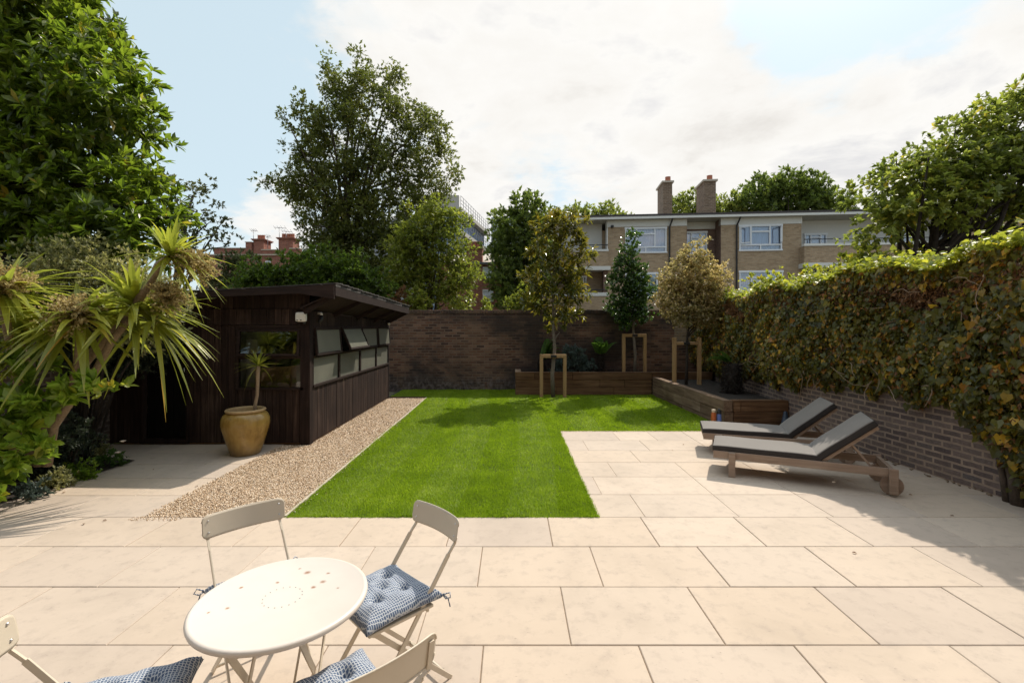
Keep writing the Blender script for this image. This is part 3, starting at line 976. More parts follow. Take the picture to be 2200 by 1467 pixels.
def boards(mb, R, axis, a0, a1, z0, z1, face, depth, wd, rr, gap=.006):
    """vertical boards side by side along axis; z1 may be a function"""
    a = a0
    while a < a1 - .01:
        e = min(a + wd, a1)
        zt0 = z1(a) if callable(z1) else z1; zt1 = z1(e) if callable(z1) else z1
        f = face + rr.uniform(-.003, .003)
        n0 = len(mb.v)
        if axis == 'x':
            y0, y1 = f, f + depth
            mb.hexa([(a + gap / 2, y0, z0), (e - gap / 2, y0, z0), (e - gap / 2, y1, z0), (a + gap / 2, y1, z0), (a + gap / 2, y0, zt0), (e - gap / 2, y0, zt1), (e - gap / 2, y1, zt1), (a + gap / 2, y1, zt0)])
        else:
            x1_, x0_ = f, f - depth
            mb.hexa([(x0_, a + gap / 2, z0), (x1_, a + gap / 2, z0), (x1_, e - gap / 2, z0), (x0_, e - gap / 2, z0), (x0_, a + gap / 2, zt0), (x1_, a + gap / 2, zt0), (x1_, e - gap / 2, zt1), (x0_, e - gap / 2, zt1)])
        R += [rr.random()] * (len(mb.v) - n0)
        a = e


def build_attr(mb, R, name, m, parent):
    o = mb.build(name, m, parent)
    at_ = o.data.attributes.new('rnd', 'FLOAT', 'POINT')
    R = list(R) + [0.5] * (len(mb.v) - len(R))
    at_.data.foreach_set('value', np.array(R, dtype=np.float32))
    return o


def loc(o, base=(SX, SY, 0)):      # geometry written in world coordinates, object placed at its thing
    o.location = (-base[0], -base[1], -base[2])
    return o


rr = random.Random(17)
WX0, WX1, WZ0, WZ1 = -4.20, -3.225, .875, 1.80     # front window opening
DX0, DX1, DZ = -5.69, -4.98, 1.98                 # door opening
mb, R = MB(), []
boards(mb, R, 'x', -6.165, DX0, .03, 1.835, SY, .03, .105, rr)
boards(mb, R, 'x', DX0, DX1, DZ - .15, 1.835, SY, .03, .105, rr) if DZ < 1.835 else None
boards(mb, R, 'x', DX1, WX0, .03, 1.835, SY, .03, .105, rr)
boards(mb, R, 'x', WX0, WX1, .03, WZ0, SY, .03, .105, rr)
boards(mb, R, 'x', -6.165, -3.12, 1.838, 2.075, SY - .022, .04, .115, rr)
boards(mb, R, 'x', -6.165, -3.10, 2.078, 2.34, SY + .006, .03, .21, rr)
loc(build_attr(mb, R, 'front_wall', M['shed_boards'], shed))
top = lambda y: 2.05 - (y - 7.22) * .027
mb, R = MB(), []
boards(mb, R, 'y', SY + .10, 11.80, .03, .865, SX, .03, .092, rr)
boards(mb, R, 'y', SY + .10, 11.80, 1.805, top, SX, .03, .30, rr)
mb.box(-6.15, -3.11, 11.79, 11.84, .02, 2.05)
mb.box(-6.17, -6.13, SY + .05, 11.78, .02, 2.10)
loc(build_attr(mb, R, 'side_wall', M['shed_boards'], shed))
mb = MB()
mb.box(SX - .135, SX + .012, SY - .026, SY + .10, .0, 2.15)
mb.box(SX - .07, SX + .006, 11.803, 11.87, .0, 1.98)
for o in mb.each('corner_post', M['shed_boards'], shed): loc(o)
mb = MB().box(-6.14, -3.13, SY + .04, 11.78, .0, .06)
loc(mb.build('floor', M['desk_wood'], shed))
mb = MB()
mb.box(-6.12, -3.16, 11.70, 11.76, .07, 2.0)
mb.box(-6.12, -6.06, SY + .08, 11.69, .07, 2.0)
for o in mb.each('interior_lining', M['room_pale'], shed): loc(o)
mb = MB()
mb.hexa([(-4.15, 7.60, .55), (-3.24, 7.60, .55), (-3.24, 7.66, .55), (-4.15, 7.66, .55), (-4.15, 7.60, 1.13), (-3.24, 7.60, 1.20), (-3.24, 7.66, 1.20), (-4.15, 7.66, 1.13)])
mb.box(-4.15, -3.24, 7.66, 8.3, 1.0, 1.04)
loc(mb.build('workbench', M['desk_wood'], shed))
mb = MB().box(-4.30, -4.12, 7.62, 7.66, .10, 1.6)
loc(mb.build('pale_panel', M['room_pale'], shed))
# door, set back in its opening
d = loc(build_attr(*(lambda m, q: (boards(m, q, 'x', DX0 + .05, DX1 - .02, .09, DZ, SY + .07, .03, .1, rr), (m, q))[1])(MB(), []), 'door', M['shed_door'], shed))
mb = MB()
mb.box(DX0 - .01, DX0 + .045, SY - .014, SY + .06, .02, 1.83)
mb.box(DX1 - .015, DX1 + .03, SY - .010, SY + .06, .02, 1.83)
mb.box(DX0 + .046, DX1 - .016, SY - .01, SY + .12, .02, .085)
loc(mb.build('door_frame', M['shed_boards'], shed))
mb = MB().tube([(DX1 + .0, SY - .012, 1.10), (DX1 - .005, SY - .05, 1.12), (DX1 - .012, SY - .05, 1.17), (DX1 - .015, SY - .012, 1.19)], .006, 8)
loc(mb.build('handle', M['steel'], shed))
# front window: awning sash above, fixed light below
f = MB()
zr = 1.345
f.box(WX0 - .03, WX1 + .035, SY - .026, SY + .05, WZ0 - .035, WZ0)
f.box(WX0, WX1, SY - .018, SY + .05, WZ1 - .03, WZ1 + .03)
f.box(WX0 - .03, WX0 + .012, SY - .02, SY + .05, WZ0, WZ1 + .03)
f.box(WX1 - .012, WX1 + .03, SY - .02, SY + .05, WZ0, WZ1 - .03)
f.box(WX0 + .012, WX1 - .012, SY - .02, SY + .05, zr - .03, zr + .03)
fw = loc(f.build('window', M['shed_trim'], shed))
f = MB(); f.box(WX0 + .012, WX1 - .012, SY + .012, SY + .018, WZ0, zr - .03)
f.build('pane', M['glass_clear'], fw)


def sash(parent, w, h, ang, origin, ydir, mat_pane, frame=.035):
    """top-hung sash; local x along the wall, y outward, z up; hinge at the top edge"""
    Mx = Matrix.Translation(origin) @ ydir @ Matrix.Rotation(ang, 4, 'X')
    f = MB()
    for b in ((0, w, -h, -h + frame), (0, w, -frame, 0), (0, frame, -h + frame, -frame), (w - frame, w, -h + frame, -frame)):
        f.hexa([Mx @ Vector(p) for p in ((b[0], -.018, b[2]), (b[1], -.018, b[2]), (b[1], .018, b[2]), (b[0], .018, b[2]), (b[0], -.018, b[3]), (b[1], -.018, b[3]), (b[1], .018, b[3]), (b[0], .018, b[3]))])
    s = f.build('sash', M['shed_trim'], parent)
    p = MB()
    p.hexa([Mx @ Vector(q) for q in ((frame, -.003, -h + frame), (w - frame, -.003, -h + frame), (w - frame, .003, -h + frame), (frame, .003, -h + frame), (frame, -.003, -frame), (w - frame, -.003, -frame), (w - frame, .003, -frame), (frame, .003, -frame))])
    p.build('pane', mat_pane, parent)
    return s


front_dir = Matrix.Rotation(PI, 4, 'Z')          # local y -> world -y
sash(fw, WX1 - WX0 - .03, .405, math.radians(7), (WX1 - .015, SY - .012, WZ1 - .035), front_dir, M['glass_clear'])
side_dir = Matrix.Rotation(-PI / 2, 4, 'Z')      # local y -> world +x
cols = [(7.33, 8.43, 5), (8.47, 9.60, 24), (9.64, 10.73, 2), (10.77, 11.80, 4)]
for a, b, ang in cols:
    f = MB()
    f.box(SX - .05, SX + .012, a - .02, a + .012, .90, 1.79)
    f.box(SX - .05, SX + .012, b - .012, b + .02, .90, 1.79)
    f.box(SX - .05, SX + .016, a + .013, b - .013, 1.315, 1.355)
    f.box(SX - .05, SX + .03, a - .02, b + .02, .866, .899)
    f.box(SX - .05, SX + .014, a - .02, b + .02, 1.791, 1.804)
    fr = loc(f.build('window', M['shed_trim'], shed))
    MB().box(SX - .022, SX - .016, a + .012, b - .012, .90, 1.315).build('pane', M['glass_frosted'], fr)
    sash(fr, b - a - .03, .435, math.radians(ang), (SX + .02, b - .015, 1.79), side_dir, M['glass_frosted'])
# roof: near tip higher, falls to the back and to the left
def rz(x, y): return 2.40 + (x + 2.61) * .054 - (y - 6.95) * .0286
mb = MB()
mb.hexa([(-6.3, 6.95, rz(-6.3, 6.95)), (-2.60, 6.95, rz(-2.6, 6.95)), (-2.60, 11.9, rz(-2.6, 11.9)), (-6.3, 11.9, rz(-6.3, 11.9)),
         (-6.3, 6.95, rz(-6.3, 6.95) + .035), (-2.60, 6.95, rz(-2.6, 6.95) + .035), (-2.60, 11.9, rz(-2.6, 11.9) + .035), (-6.3, 11.9, rz(-6.3, 11.9) + .035)])
rr = random.Random(31)
y = 6.93
while y < 11.85:
    x = -2.585
    while x > -6.3:
        w_ = rr.uniform(.22, .34); e = rr.uniform(-.012, .014); h = rr.uniform(0, .008)
        zz = lambda X, Y, d: rz(X, Y) + .037 + d + h
        x0_, x1_, yb = x - w_, x + e, y + .30
        mb.hexa([(x0_, y, zz(x0_, y, .0)), (x1_, y, zz(x1_, y, .0)), (x1_, yb, zz(x1_, yb, .016)), (x0_, yb, zz(x0_, yb, .016)),
                 (x0_, y, zz(x0_, y, .014)), (x1_, y, zz(x1_, y, .014)), (x1_, yb, zz(x1_, yb, .033)), (x0_, yb, zz(x0_, yb, .033))])
        x -= w_ + .004
    y += .235
roof = loc(mb.build('roof', M['shingle'], shed))
mb = MB()
xs = [-6.3, -3.14, -2.615]
zb = [2.17, 2.295, 2.215]
for i in (0, 1):
    a, b = xs[i], xs[i + 1]
    mb.hexa([(a, 6.915, zb[i]), (b, 6.915, zb[i + 1]), (b, 6.948, zb[i + 1]), (a, 6.948, zb[i]), (a, 6.915, rz(a, 6.93) + .028), (b, 6.915, rz(b, 6.93) + .028), (b, 6.948, rz(b, 6.93) + .028), (a, 6.948, rz(a, 6.93) + .028)])
mb.build('front_fascia', M['shed_trim'], roof)
mb = MB()
e = lambda y: rz(-2.6, y)
mb.hexa([(-2.635, 6.95, e(6.95) - .135), (-2.603, 6.95, e(6.95) - .135), (-2.603, 11.9, e(11.9) - .135), (-2.635, 11.9, e(11.9) - .135),
         (-2.635, 6.95, e(6.95) - .002), (-2.603, 6.95, e(6.95) - .002), (-2.603, 11.9, e(11.9) - .002), (-2.635, 11.9, e(11.9) - .002)])
mb.build('side_fascia', M['shed_trim'], roof)
mb = MB()
mb.hexa([(-3.13, 6.955, 2.07), (-2.64, 6.955, e(7) - .10), (-2.64, 11.88, e(11.9) - .10), (-3.13, 11.88, top(11.88) + .01),
         (-3.13, 6.955, 2.09), (-2.64, 6.955, e(7) - .085), (-2.64, 11.88, e(11.9) - .085), (-3.13, 11.88, top(11.88) + .03)])
mb.box(-6.2, -3.14, 6.96, 7.24, 2.335, 2.35)
mb.build('soffit', M['shed_trim'], roof)
for y in (7.02, 8.2, 9.4, 10.6, 11.75):
    MB().bar((-3.10, y, top(y) - .03), (-2.645, y, e(y) - .125), .05, .07).build('rafter', M['shed_trim'], roof)

# lamps on the shed
l = thing('security_light', 'weathered white floodlight box on the front corner of the shed', 'light', (-3.19, SY - .03, 1.95))
mb = MB()
mb.bev(-.082, .082, -.10, -.02, -.07, .08, .036)
mb.build('housing', M['lamp_plastic'], l)
mb = MB().tube([(0, -.02, .0), (0, .006, .0)], .03, 10)
mb.build('bracket', M['lamp_plastic'], l)
mb = MB()
for dx in (-.045, .012): mb.tube([(dx, -.104, -.045), (dx, -.099, -.045)], .010, 10)
mb.tube([(.05, -.06, -.07), (.045, -.065, -.10)], .018, 10)
mb.each('sensor', M['dark_metal'], l)
l = thing('eaves_camera', 'small black camera with a white cap under the near end of the eaves', 'camera', (SX + .0, 7.52, 1.97))
MB().tube([(.0, 0, .05), (.055, -.01, .05), (.065, -.01, .02)], [.02, .02, .022], 10).build('cap', M['lamp_plastic'], l)
MB().tube([(.066, -.01, .018), (.062, -.02, -.05), (.04, -.05, -.09)], [.024, .03, .022], 10).build('body', M['dark_metal'], l)
l = thing('eaves_camera', 'tiny white camera at the far end of the shed eaves', 'camera', (SX + .0, 11.70, 1.86))
MB().tube([(.0, 0, .03), (.055, -.02, .02), (.06, -.05, -.0)], [.018, .022, .03], 10).build('body', M['lamp_plastic'], l)

# ------------------------------------------------------------------ raised beds of railway sleepers
def sleepers(parent, runs, mat_, rr):
    """runs: (p0, p1, z0, z1, cuts, depth, outward)"""
    for p0, p1, z0, z1, cuts, depth, nrm in runs:
        p0, p1, nrm = Vector(p0), Vector(p1), Vector(nrm)
        c = [0] + cuts + [1]
        for a, b in zip(c[:-1], c[1:]):
            q0 = p0.lerp(p1, a); q1 = p0.lerp(p1, b); j = rr.uniform(-.008, .008)
            d = (q1 - q0).normalized()
            bm = bmesh.new(); bmesh.ops.create_cube(bm, size=1)
            L = (q1 - q0).length - .004
            Mx = Matrix((d, -nrm, Vector((0, 0, 1)))).transposed().to_4x4()
            Mx.translation = (q0 + q1) / 2 - nrm * (depth / 2 + j) + Vector((0, 0, (z0 + z1) / 2))
            for v in bm.verts: v.co = Vector((v.co.x * L, v.co.y * depth, v.co.z * (z1 - z0 - .004)))
            bmesh.ops.bevel(bm, geom=list(bm.edges), offset=.009, segments=2, affect='EDGES')
            bm.transform(Mx)
            m_ = MB().bm(bm)
            build_attr(m_, [rr.random()] * len(m_.v), 'sleeper', mat_, parent)


rr = random.Random(12)
pl = thing('raised_planter', 'taller sleeper planter along the foot of the back brick wall', 'planter', (0, 0, 0))
A, B = (.09, 12.40, 0), (3.68, 12.40, 0)
nf = (0, -1, 0)
sleepers(pl, [(A, B, .40, .60, [.14, .42, .99], .16, nf), (A, B, .20, .40, [.62, .80], .16, nf), (A, B, 0.0, .20, [.30, .72], .16, nf)], M['sleeper'], rr)
sleepers(pl, [((.09, 12.57, 0), (.09, YW - .02, 0), z, z + .2, [], .16, (-1, 0, 0)) for z in (0, .2, .4)], M['sleeper_side'], rr)
sleepers(pl, [((3.69, 12.42, 0), (5.3, 12.42, 0), .40, .60, [.6], .16, nf)], M['sleeper'], rr)
MB().box(.26, 5.35, 12.57, YW - .01, .0, .53).build('soil', M['bark_mulch'], pl)
pl2 = thing('raised_planter', 'lower sleeper planter running along the right side towards the loungers', 'planter', (0, 0, 0))
A, B = (3.81, 8.45, 0), (3.69, 12.39, 0)
nl = Vector((-1, -.03, 0)).normalized()
sleepers(pl2, [(A, B, .28, .48, [.47, .8], .16, nl), (A, B, .08, .28, [.25, .62], .16, nl), (A, B, -.04, .08, [.5], .16, nl)], M['sleeper_side'], rr)
A, B = (3.98, 8.455, 0), (4.975, 8.455, 0)
sleepers(pl2, [(A, B, .28, .48, [.13], .16, nf), (A, B, .08, .28, [], .16, nf), (A, B, -.04, .08, [.6], .16, nf)], M['sleeper'], rr)
mb = MB()
mb.hexa([(3.96, 8.63, 0), (4.97, 8.63, 0), (5.2, 12.38, 0), (3.84, 12.38, 0), (3.96, 8.63, .41), (4.97, 8.63, .41), (5.2, 12.38, .41), (3.84, 12.38, .41)])
mb.build('soil', M['bark_mulch'], pl2)

# tree support frames
def stake(name_label, x0, x1, y, z0, z1, zc, tx, lean=0.0):
    s = thing('tree_stake', name_label, 'tree support', ((x0 + x1) / 2, y, z0), group='timber support frames of the young trees')
    w_ = (x1 - x0) / 2
    for sg in (-1, 1):
        MB().bar((sg * w_, 0, -.02), (sg * w_ + lean, 0, z1 - z0), .085, .085, (0, 1, 0), .008).build('post', M['stake_wood'], s)
    MB().bar((-w_ + lean - (.04 if zc > z1 - .1 else -.045), -.003, zc - z0), (w_ + lean + (.04 if zc > z1 - .1 else -.045), -.003, zc - z0), .07 if zc < z1 - .1 else .088, .088, (0, 1, 0), .008).build('crossbar', M['stake_wood'], s)
    tx -= (x0 + x1) / 2
    MB().bev(tx - .075, tx + .075, -.06, .10, zc - z0 - .035, zc - z0 + .035, .012).build('tie', M['tie_band'], s)


stake('low timber frame standing on the lawn in front of the planter', .75, 1.345, 12.02, 0, 1.05, 1.05, 1.06)
stake('timber frame in the planter against the back wall', 3.07, 3.65, 12.95, .5, 1.56, 1.56, 3.37)
stake('timber frame of two tall posts beside the creeper, its crossbar set below the tops', 3.91, 4.51, 11.35, .40, 1.54, 1.40, 4.20)

# ------------------------------------------------------------------ terrace table and folding chairs
def make_table(x, y, rz):
    t = thing('bistro_table', 'round cream metal folding table with rust spots on the terrace', 'table', (x, y, 0), rz)
    R, Z = .33, .71
    mb = MB()
    prof = [(0.0005, Z - .006), (R - .02, Z - .006), (R - .012, Z - .002), (R - .004, Z - .001), (R + .004, Z - .006), (R + .006, Z - .014), (R + .003, Z - .023), (R - .006, Z - .027), (R - .014, Z - .024), (R - .016, Z - .012), (0.0005, Z - .012)]
    mb.lathe([(r_, z_) for r_, z_ in reversed(prof)], n=72)
    top_ = mb.build('tabletop', M['table_paint'], t)
    mb = MB()
    for k in range(18):
        a = 2 * PI * k / 18 + .1
        mb.lathe([(.0025, 0), (.0004, 0)], (.075 * math.cos(a), .075 * math.sin(a), Z - .0052), 8)
    mb.each('drain_hole', M['dark_metal'], top_)
    for sx in (-.135, .135):
        for sg in (-1, 1):
            o = .012 * sg
            MB().bar((sx + o, sg * .22, Z - .03), (sx + o, -sg * .30, .0), .006, .032, (0, 1, 0), .002).build('leg', M['cream_metal'], t)
    for (yy, zz) in ((.22, Z - .035), (-.22, Z - .035)):
        MB().tube([(-.17, yy, zz), (.17, yy, zz)], .008, 8).build('crossbar', M['cream_metal'], t)
    for (yy, zz) in ((.25, .065), (-.25, .065)):
        MB().tube([(-.15, yy, zz), (.15, yy, zz)], .007, 8).build('crossbar', M['cream_metal'], t)
    mb = MB().tube([(-.16, -.05, .33), (.16, -.05, .33)], .006, 8)
    mb.tube([(.05, -.04, .33), (.06, .08, .52), (.05, .17, Z - .03)], .005, 6)
    mb.build('catch', M['cream_metal'], t)
    return t


make_table(-.945, 1.94, math.radians(8))


def make_chair():
    """local: x across, +y to the front, back top at y=-.26"""
    t = thing('folding_chair', 'cream metal folding chair', 'chair', group='cream folding chairs round the terrace table')
    # back panel: gently curved sheet with rounded corners
    W, H, n, r = .205, .112, 18, .03
    mb = MB()
    pts = []
    outline = []
    for cx_, cz_, a0 in ((W - r, H - r, 0), (-W + r, H - r, PI / 2), (-W + r, r, PI), (W - r, r, 1.5 * PI)):
        for k in range(6):
            a = a0 + PI / 2 * k / 5
            outline.append((cx_ + r * math.cos(a), cz_ + r * math.sin(a)))
    bm = bmesh.new()
    # grid of columns, trimmed to the rounded outline
    cols_ = [-W, -W + .006, -W + .015, -W + r] + [(-W + r) + (2 * (W - r)) * i / 10 for i in range(1, 10)] + [W - r, W - .015, W - .006, W]
    rows = []
    for x in cols_:
        d = max(0, abs(x) - (W - r))
        in_ = r - math.sqrt(max(0, r * r - d * d))
        rows.append((x, in_, H - in_))
    def cz(x, z): return (x, -.285 - .028 * (1 - (x / W) ** 2) + .012 - (z / H) * .02, .708 + z)
    vs_, fs_ = [], []
    for x, a, b in rows:
        for off in (0, .0035):
            for z in (a, a + (b - a) * .08, b - (b - a) * .08, b):
                p = cz(x, z); vs_.append((p[0], p[1] + off, p[2]))
    k = 8
    for i in range(len(rows) - 1):
        for j in range(3):
            fs_.append((i * k + j, (i + 1) * k + j, (i + 1) * k + j + 1, i * k + j + 1))
            fs_.append((i * k + 4 + j, i * k + 5 + j, (i + 1) * k + 5 + j, (i + 1) * k + 4 + j))
        fs_.append((i * k + 3, (i + 1) * k + 3, (i + 1) * k + 7, i * k + 7))
        fs_.append((i * k, i * k + 4, (i + 1) * k + 4, (i + 1) * k))
    for i in (0, len(rows) - 1):
        for j in range(3):
            q = (i * k + j, i * k + j + 1, i * k + 5 + j, i * k + 4 + j)
            fs_.append(q if i == 0 else q[::-1])
    mb.add(vs_, fs_, True)
    for sx in (-1, 1):                      # rolled edge bead
        pass
    mb.tube([(x, *cz(x, b)[1:]) for x, a, b in rows], .0035, 6)
    mb.tube([(x, *cz(x, a)[1:]) for x, a, b in rows], .0035, 6)
    back = mb.build('backrest', M['cream_metal'], t)
    mb = MB()
    for sx in (-.175, .175):
        for z in (.028, .086):
            p = cz(sx, z)
            mb.tube([(p[0], p[1] - .004, p[2]), (p[0], p[1] + .008, p[2])], .005, 8)
    mb.each('screw', M['steel'], back)
    for sx in (-1, 1):
        x = .178 * sx
        MB().bar((x, -.302, .80), (x, -.285, .70), .018, .005, (0, 1, 0)).bar((x, -.285, .70), (x, -.245, .655), .010, .012, (0, 1, 0)).bar((x, -.245, .655), (x, .255, .0), .008, .024, (0, 1, 0), .002).build('leg', M['cream_metal'], t)
        x = .160 * sx
        MB().bar((x, .17, .435), (x, -.275, .0), .008, .024, (0, 1, 0), .002).build('leg', M['cream_metal'], t)
    for y, z, w in ((.165, .42, .17), (-.235, .045, .165), (.225, .045, .18), (-.115, .425, .185)):
        MB().tube([(-w, y, z), (w, y, z)], .0075, 8).build('crossbar', M['cream_metal'], t)
    mb = MB().bev(-.19, .19, -.145, .20, .432, .447, .005)
    mb.build('seat', M['cream_metal'], t)
    return t


def make_cushion(seed, tilt=0.0):
    rr = random.Random(seed)
    W, D, n = .205, .20, 34
    btn = [(-.075, -.07), (.075, -.07), (-.075, .075), (.075, .075), (0, .0)]
    vs_, fs_ = [], []
    idx = {}
    ph = rr.uniform(0, 6)

    def shape(u, v, s):
        x, y = u * W, v * D
        e = max(abs(u), abs(v))
        corner = (abs(u) * abs(v)) ** 3
        x *= 1 + .06 * corner - .03 * (1 - abs(v) ** 2) * abs(u); y *= 1 + .06 * corner - .03 * (1 - abs(u) ** 2) * abs(v)
        prof = (1 - min(1, e) ** 4) ** .55
        h = .060 * prof
        for bx, by in btn:
            d = math.hypot(x - bx, y - by)
            h -= (.046 if s > 0 else .012) * math.exp(-(d / .026) ** 2) * prof
        if s > 0:
            h += .006 * math.sin(x * 55 + ph) * math.sin(y * 48 + ph * 2) * prof
            # folds running between the buttons
            h -= .011 * math.exp(-((abs(x) - .075) / .012) ** 2) * prof * .6 * (abs(y) < .1)
            h -= .011 * math.exp(-((abs(y) - .072) / .012) ** 2) * prof * .6 * (abs(x) < .1)
        return (x, y, (h if s > 0 else -.55 * h) + .028)
    for s in (1, -1):
        for i in range(n + 1):
            for j in range(n + 1):
                u, v = 2 * i / n - 1, 2 * j / n - 1
                # squeeze grid towards the rim so the edge stays round
                u = math.copysign(1 - (1 - abs(u)) ** 1.25, u); v = math.copysign(1 - (1 - abs(v)) ** 1.25, v)
                if s < 0 and (i in (0, n) or j in (0, n)): idx[s, i, j] = idx[1, i, j]; continue
                idx[s, i, j] = len(vs_); vs_.append(shape(u, v, s))
        for i in range(n):
            for j in range(n):
                q = (idx[s, i, j], idx[s, i + 1, j], idx[s, i + 1, j + 1], idx[s, i, j + 1])
                fs_.append(q if s > 0 else q[::-1])
    return MB().add(vs_, fs_, True)


chair0 = None


def copy_tree(o, parent=None):
    c = o.copy(); C.objects.link(c); c.parent = parent
    for ch in list(o.children): copy_tree(ch, c)
    return c


def place_chair(x, y, rz, label, clabel, seed, coff=(0, 0, 0)):
    global chair0
    if chair0 is None:
        chair0 = make_chair(); t = chair0
    else:
        t = copy_tree(chair0)
    t.location = (x, y, 0); t.rotation_euler = (0, 0, rz); t['label'] = label
    Mx = Matrix.Translation((x, y, 0)) @ Matrix.Rotation(rz, 4, 'Z')
    p = Mx @ Vector((coff[0], .02 + coff[1], .4475))
    cu = thing('seat_cushion', clabel, 'cushion', p, rz + coff[2], 'patterned cushions on the folding chairs')
    make_cushion(seed).build('pad', M['cushion_cloth'], cu)
    rr = random.Random(seed)
    for sx in (-1, 1):
        x0 = sx * .195
        mb = MB()
        mb.tube([(x0, -.185, .03), (x0 + sx * .02, -.215, .035), (x0 + sx * .045, -.235, .045), (x0 + sx * .06, -.225, .03), (x0 + sx * .04, -.212, .022), (x0 + sx * .018, -.213, .03)], .0035, 6)
        mb.tube([(x0 + sx * .02, -.215, .035), (x0 + sx * .03, -.235, .01), (x0 + sx * .04, -.24, -.03)], .0033, 6)
        mb.build('tie', M['cushion_cloth'], cu)


# each chair: centre of its back, direction it faces
def from_back(bx, by, fx, fy):
    a = math.atan2(-fx, fy)                 # +y local -> (fx, fy)
    l = math.hypot(fx, fy)
    return bx + fx / l * .30, by + fy / l * .30, a


for (bx, by, fx, fy, lab, cl, sd, co) in (
        (-1.48, 2.607, .70, -.71, 'cream folding chair whose cushion is mostly hidden under the far left of the table', 'blue patterned cushion barely showing past the table edge', 1, (0, 0, 0)),
        (-.41, 2.573, -.71, -.70, 'cream folding chair standing open beside the table with its cushion in full view', 'blue and white tufted cushion in full view on the chair beside the table', 2, (.0, .01, .04)),
        (-.39, 1.405, -.69, .72, 'cream folding chair seen from behind at the lower edge, its back cut by the frame', 'blue patterned cushion peeping over the chair back seen from behind', 3, (0, .02, 0)),
        (-1.69, 1.455, .95, .33, 'cream folding chair at the lower left corner, only part of its back showing', 'blue patterned cushion at the lower left corner, cut by the frame', 4, (-.05, .05, .06))):
    x, y, a = from_back(bx, by, fx, fy)
    place_chair(x, y, a, lab, cl, sd, co)


# ------------------------------------------------------------------ sun loungers
def make_lounger():
    t = thing('sun_lounger', 'weathered teak sun lounger with a charcoal cushion', 'sun lounger', group='teak sun loungers on the terrace')
    L, W, zr = 1.80, .62, .25
    m = M['teak']
    for y in (0, W - .035):
        mb = MB().bev(.0, L - .01, y, y + .035, zr - .045, zr + .045, .006)
        mb.build('side_rail', m, t)
    for x in (.17, L - .075):
        for y in (-.0365, W + .0015):
            if x < 1:
                MB().bev(x, x + .075, y, y + .035, 0, zr + .04, .006).build('leg', m, t)
            else:
                MB().bev(x, x + .08, y, y + .035, .03, zr + .05, .006).build('leg', m, t)
    for x, nm in ((.0, 'end_rail'), (L - .06, 'end_rail')):
        MB().bev(x + .002, x + .045, .036, W - .036, zr - .04, zr + .04, .006).build(nm, m, t)
    mb = MB()
    for k in range(12):
        x = .07 + k * .088
        mb.bev(x, x + .062, .036, W - .036, zr + .012, zr + .03, .003)
    mb.build('seat_slats', m, t)
    HX, ang, BL = 1.10, math.radians(40), .70
    Mx = Matrix.Translation((HX, 0, zr + .03)) @ Matrix.Rotation(-ang, 4, 'Y')
    mb = MB()
    for y in (.04, W - .075): mb.bev(-.02, BL, y, y + .035, -.035, .0, .005, Mx)
    for k in range(8):
        mb.bev(.02 + k * .086, .02 + k * .086 + .06, .0755, W - .0755, -.022, -.003, .003, Mx)
    mb.build('backrest', m, t)
    for y in (.08, W - .115):
        p = Mx @ Vector((BL * .55, y, -.036))
        mb = MB()
        mb.bar(p, (p.x + .20, y, zr - .01), .022, .035, (0, 1, 0), .003)
        mb.build('prop', m, t)
    for y in (.005, W - .04):
        n = 28
        mb = MB()
        R = .105
        ya, yb = (y + .035, y + .065) if y < .1 else (y - .03, y)
        vs_, fs_ = [], []
        for yy, rr_ in ((ya, R - .004), (ya + .004, R), (yb - .004, R), (yb, R - .004)):
            for k in range(n):
                a = 2 * PI * k / n
                vs_.append((L - .035 + rr_ * math.cos(a), yy, R + rr_ * math.sin(a)))
        for i in range(3):
            for k in range(n):
                k2 = (k + 1) % n
                fs_.append((i * n + k, (i + 1) * n + k, (i + 1) * n + k2, i * n + k2))
        mb.add(vs_, fs_, True)
        mb.add(vs_[:n], [tuple(range(n))]); mb.add(vs_[3 * n:], [tuple(reversed(range(n)))])
        mb.tube([(L - .035, ya - .04, R), (L - .035, ya - .036, R)], .012, 8)
        mb.build('wheel', M['teak'], t)
    # cushion in two hinged pieces: paler top faces and much darker side faces
    def pad(x0, x1, Mt, seed):
        bm = bmesh.new()
        bmesh.ops.create_cube(bm, size=1)
        for v in bm.verts: v.co = ((x0 + x1) / 2 + v.co.x * (x1 - x0), W / 2 + v.co.y * (W - .03), .035 + v.co.z * .07)
        bmesh.ops.bevel(bm, geom=list(bm.edges), offset=.016, segments=3, affect='EDGES', profile=.6)
        bmesh.ops.subdivide_edges(bm, edges=[e for e in bm.edges if e.calc_length() > .2], cuts=14, use_grid_fill=True)
        rs = random.Random(seed); ph = rs.uniform(0, 6)
        for v in bm.verts:
            u = (v.co.x - x0) / (x1 - x0); q = v.co.y / W
            bulge = (max(0, 1 - (2 * u - 1) ** 4) * max(0, 1 - (2 * q - 1) ** 4)) ** .5
            if v.co.z > .035: v.co.z += .016 * bulge + .004 * math.sin(u * 9 + ph) * bulge
        bm.transform(Mt)
        mb = MB().bm(bm, True)
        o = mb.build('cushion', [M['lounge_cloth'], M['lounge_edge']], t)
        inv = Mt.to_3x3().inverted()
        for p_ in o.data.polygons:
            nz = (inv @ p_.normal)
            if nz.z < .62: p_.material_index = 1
        return o
    pad(-.01, HX + .03, Matrix.Translation((0, 0, zr + .032)), 1)
    pad(-.005, BL - .01, Mx @ Matrix.Translation((.03, 0, .004)), 2)
    return t


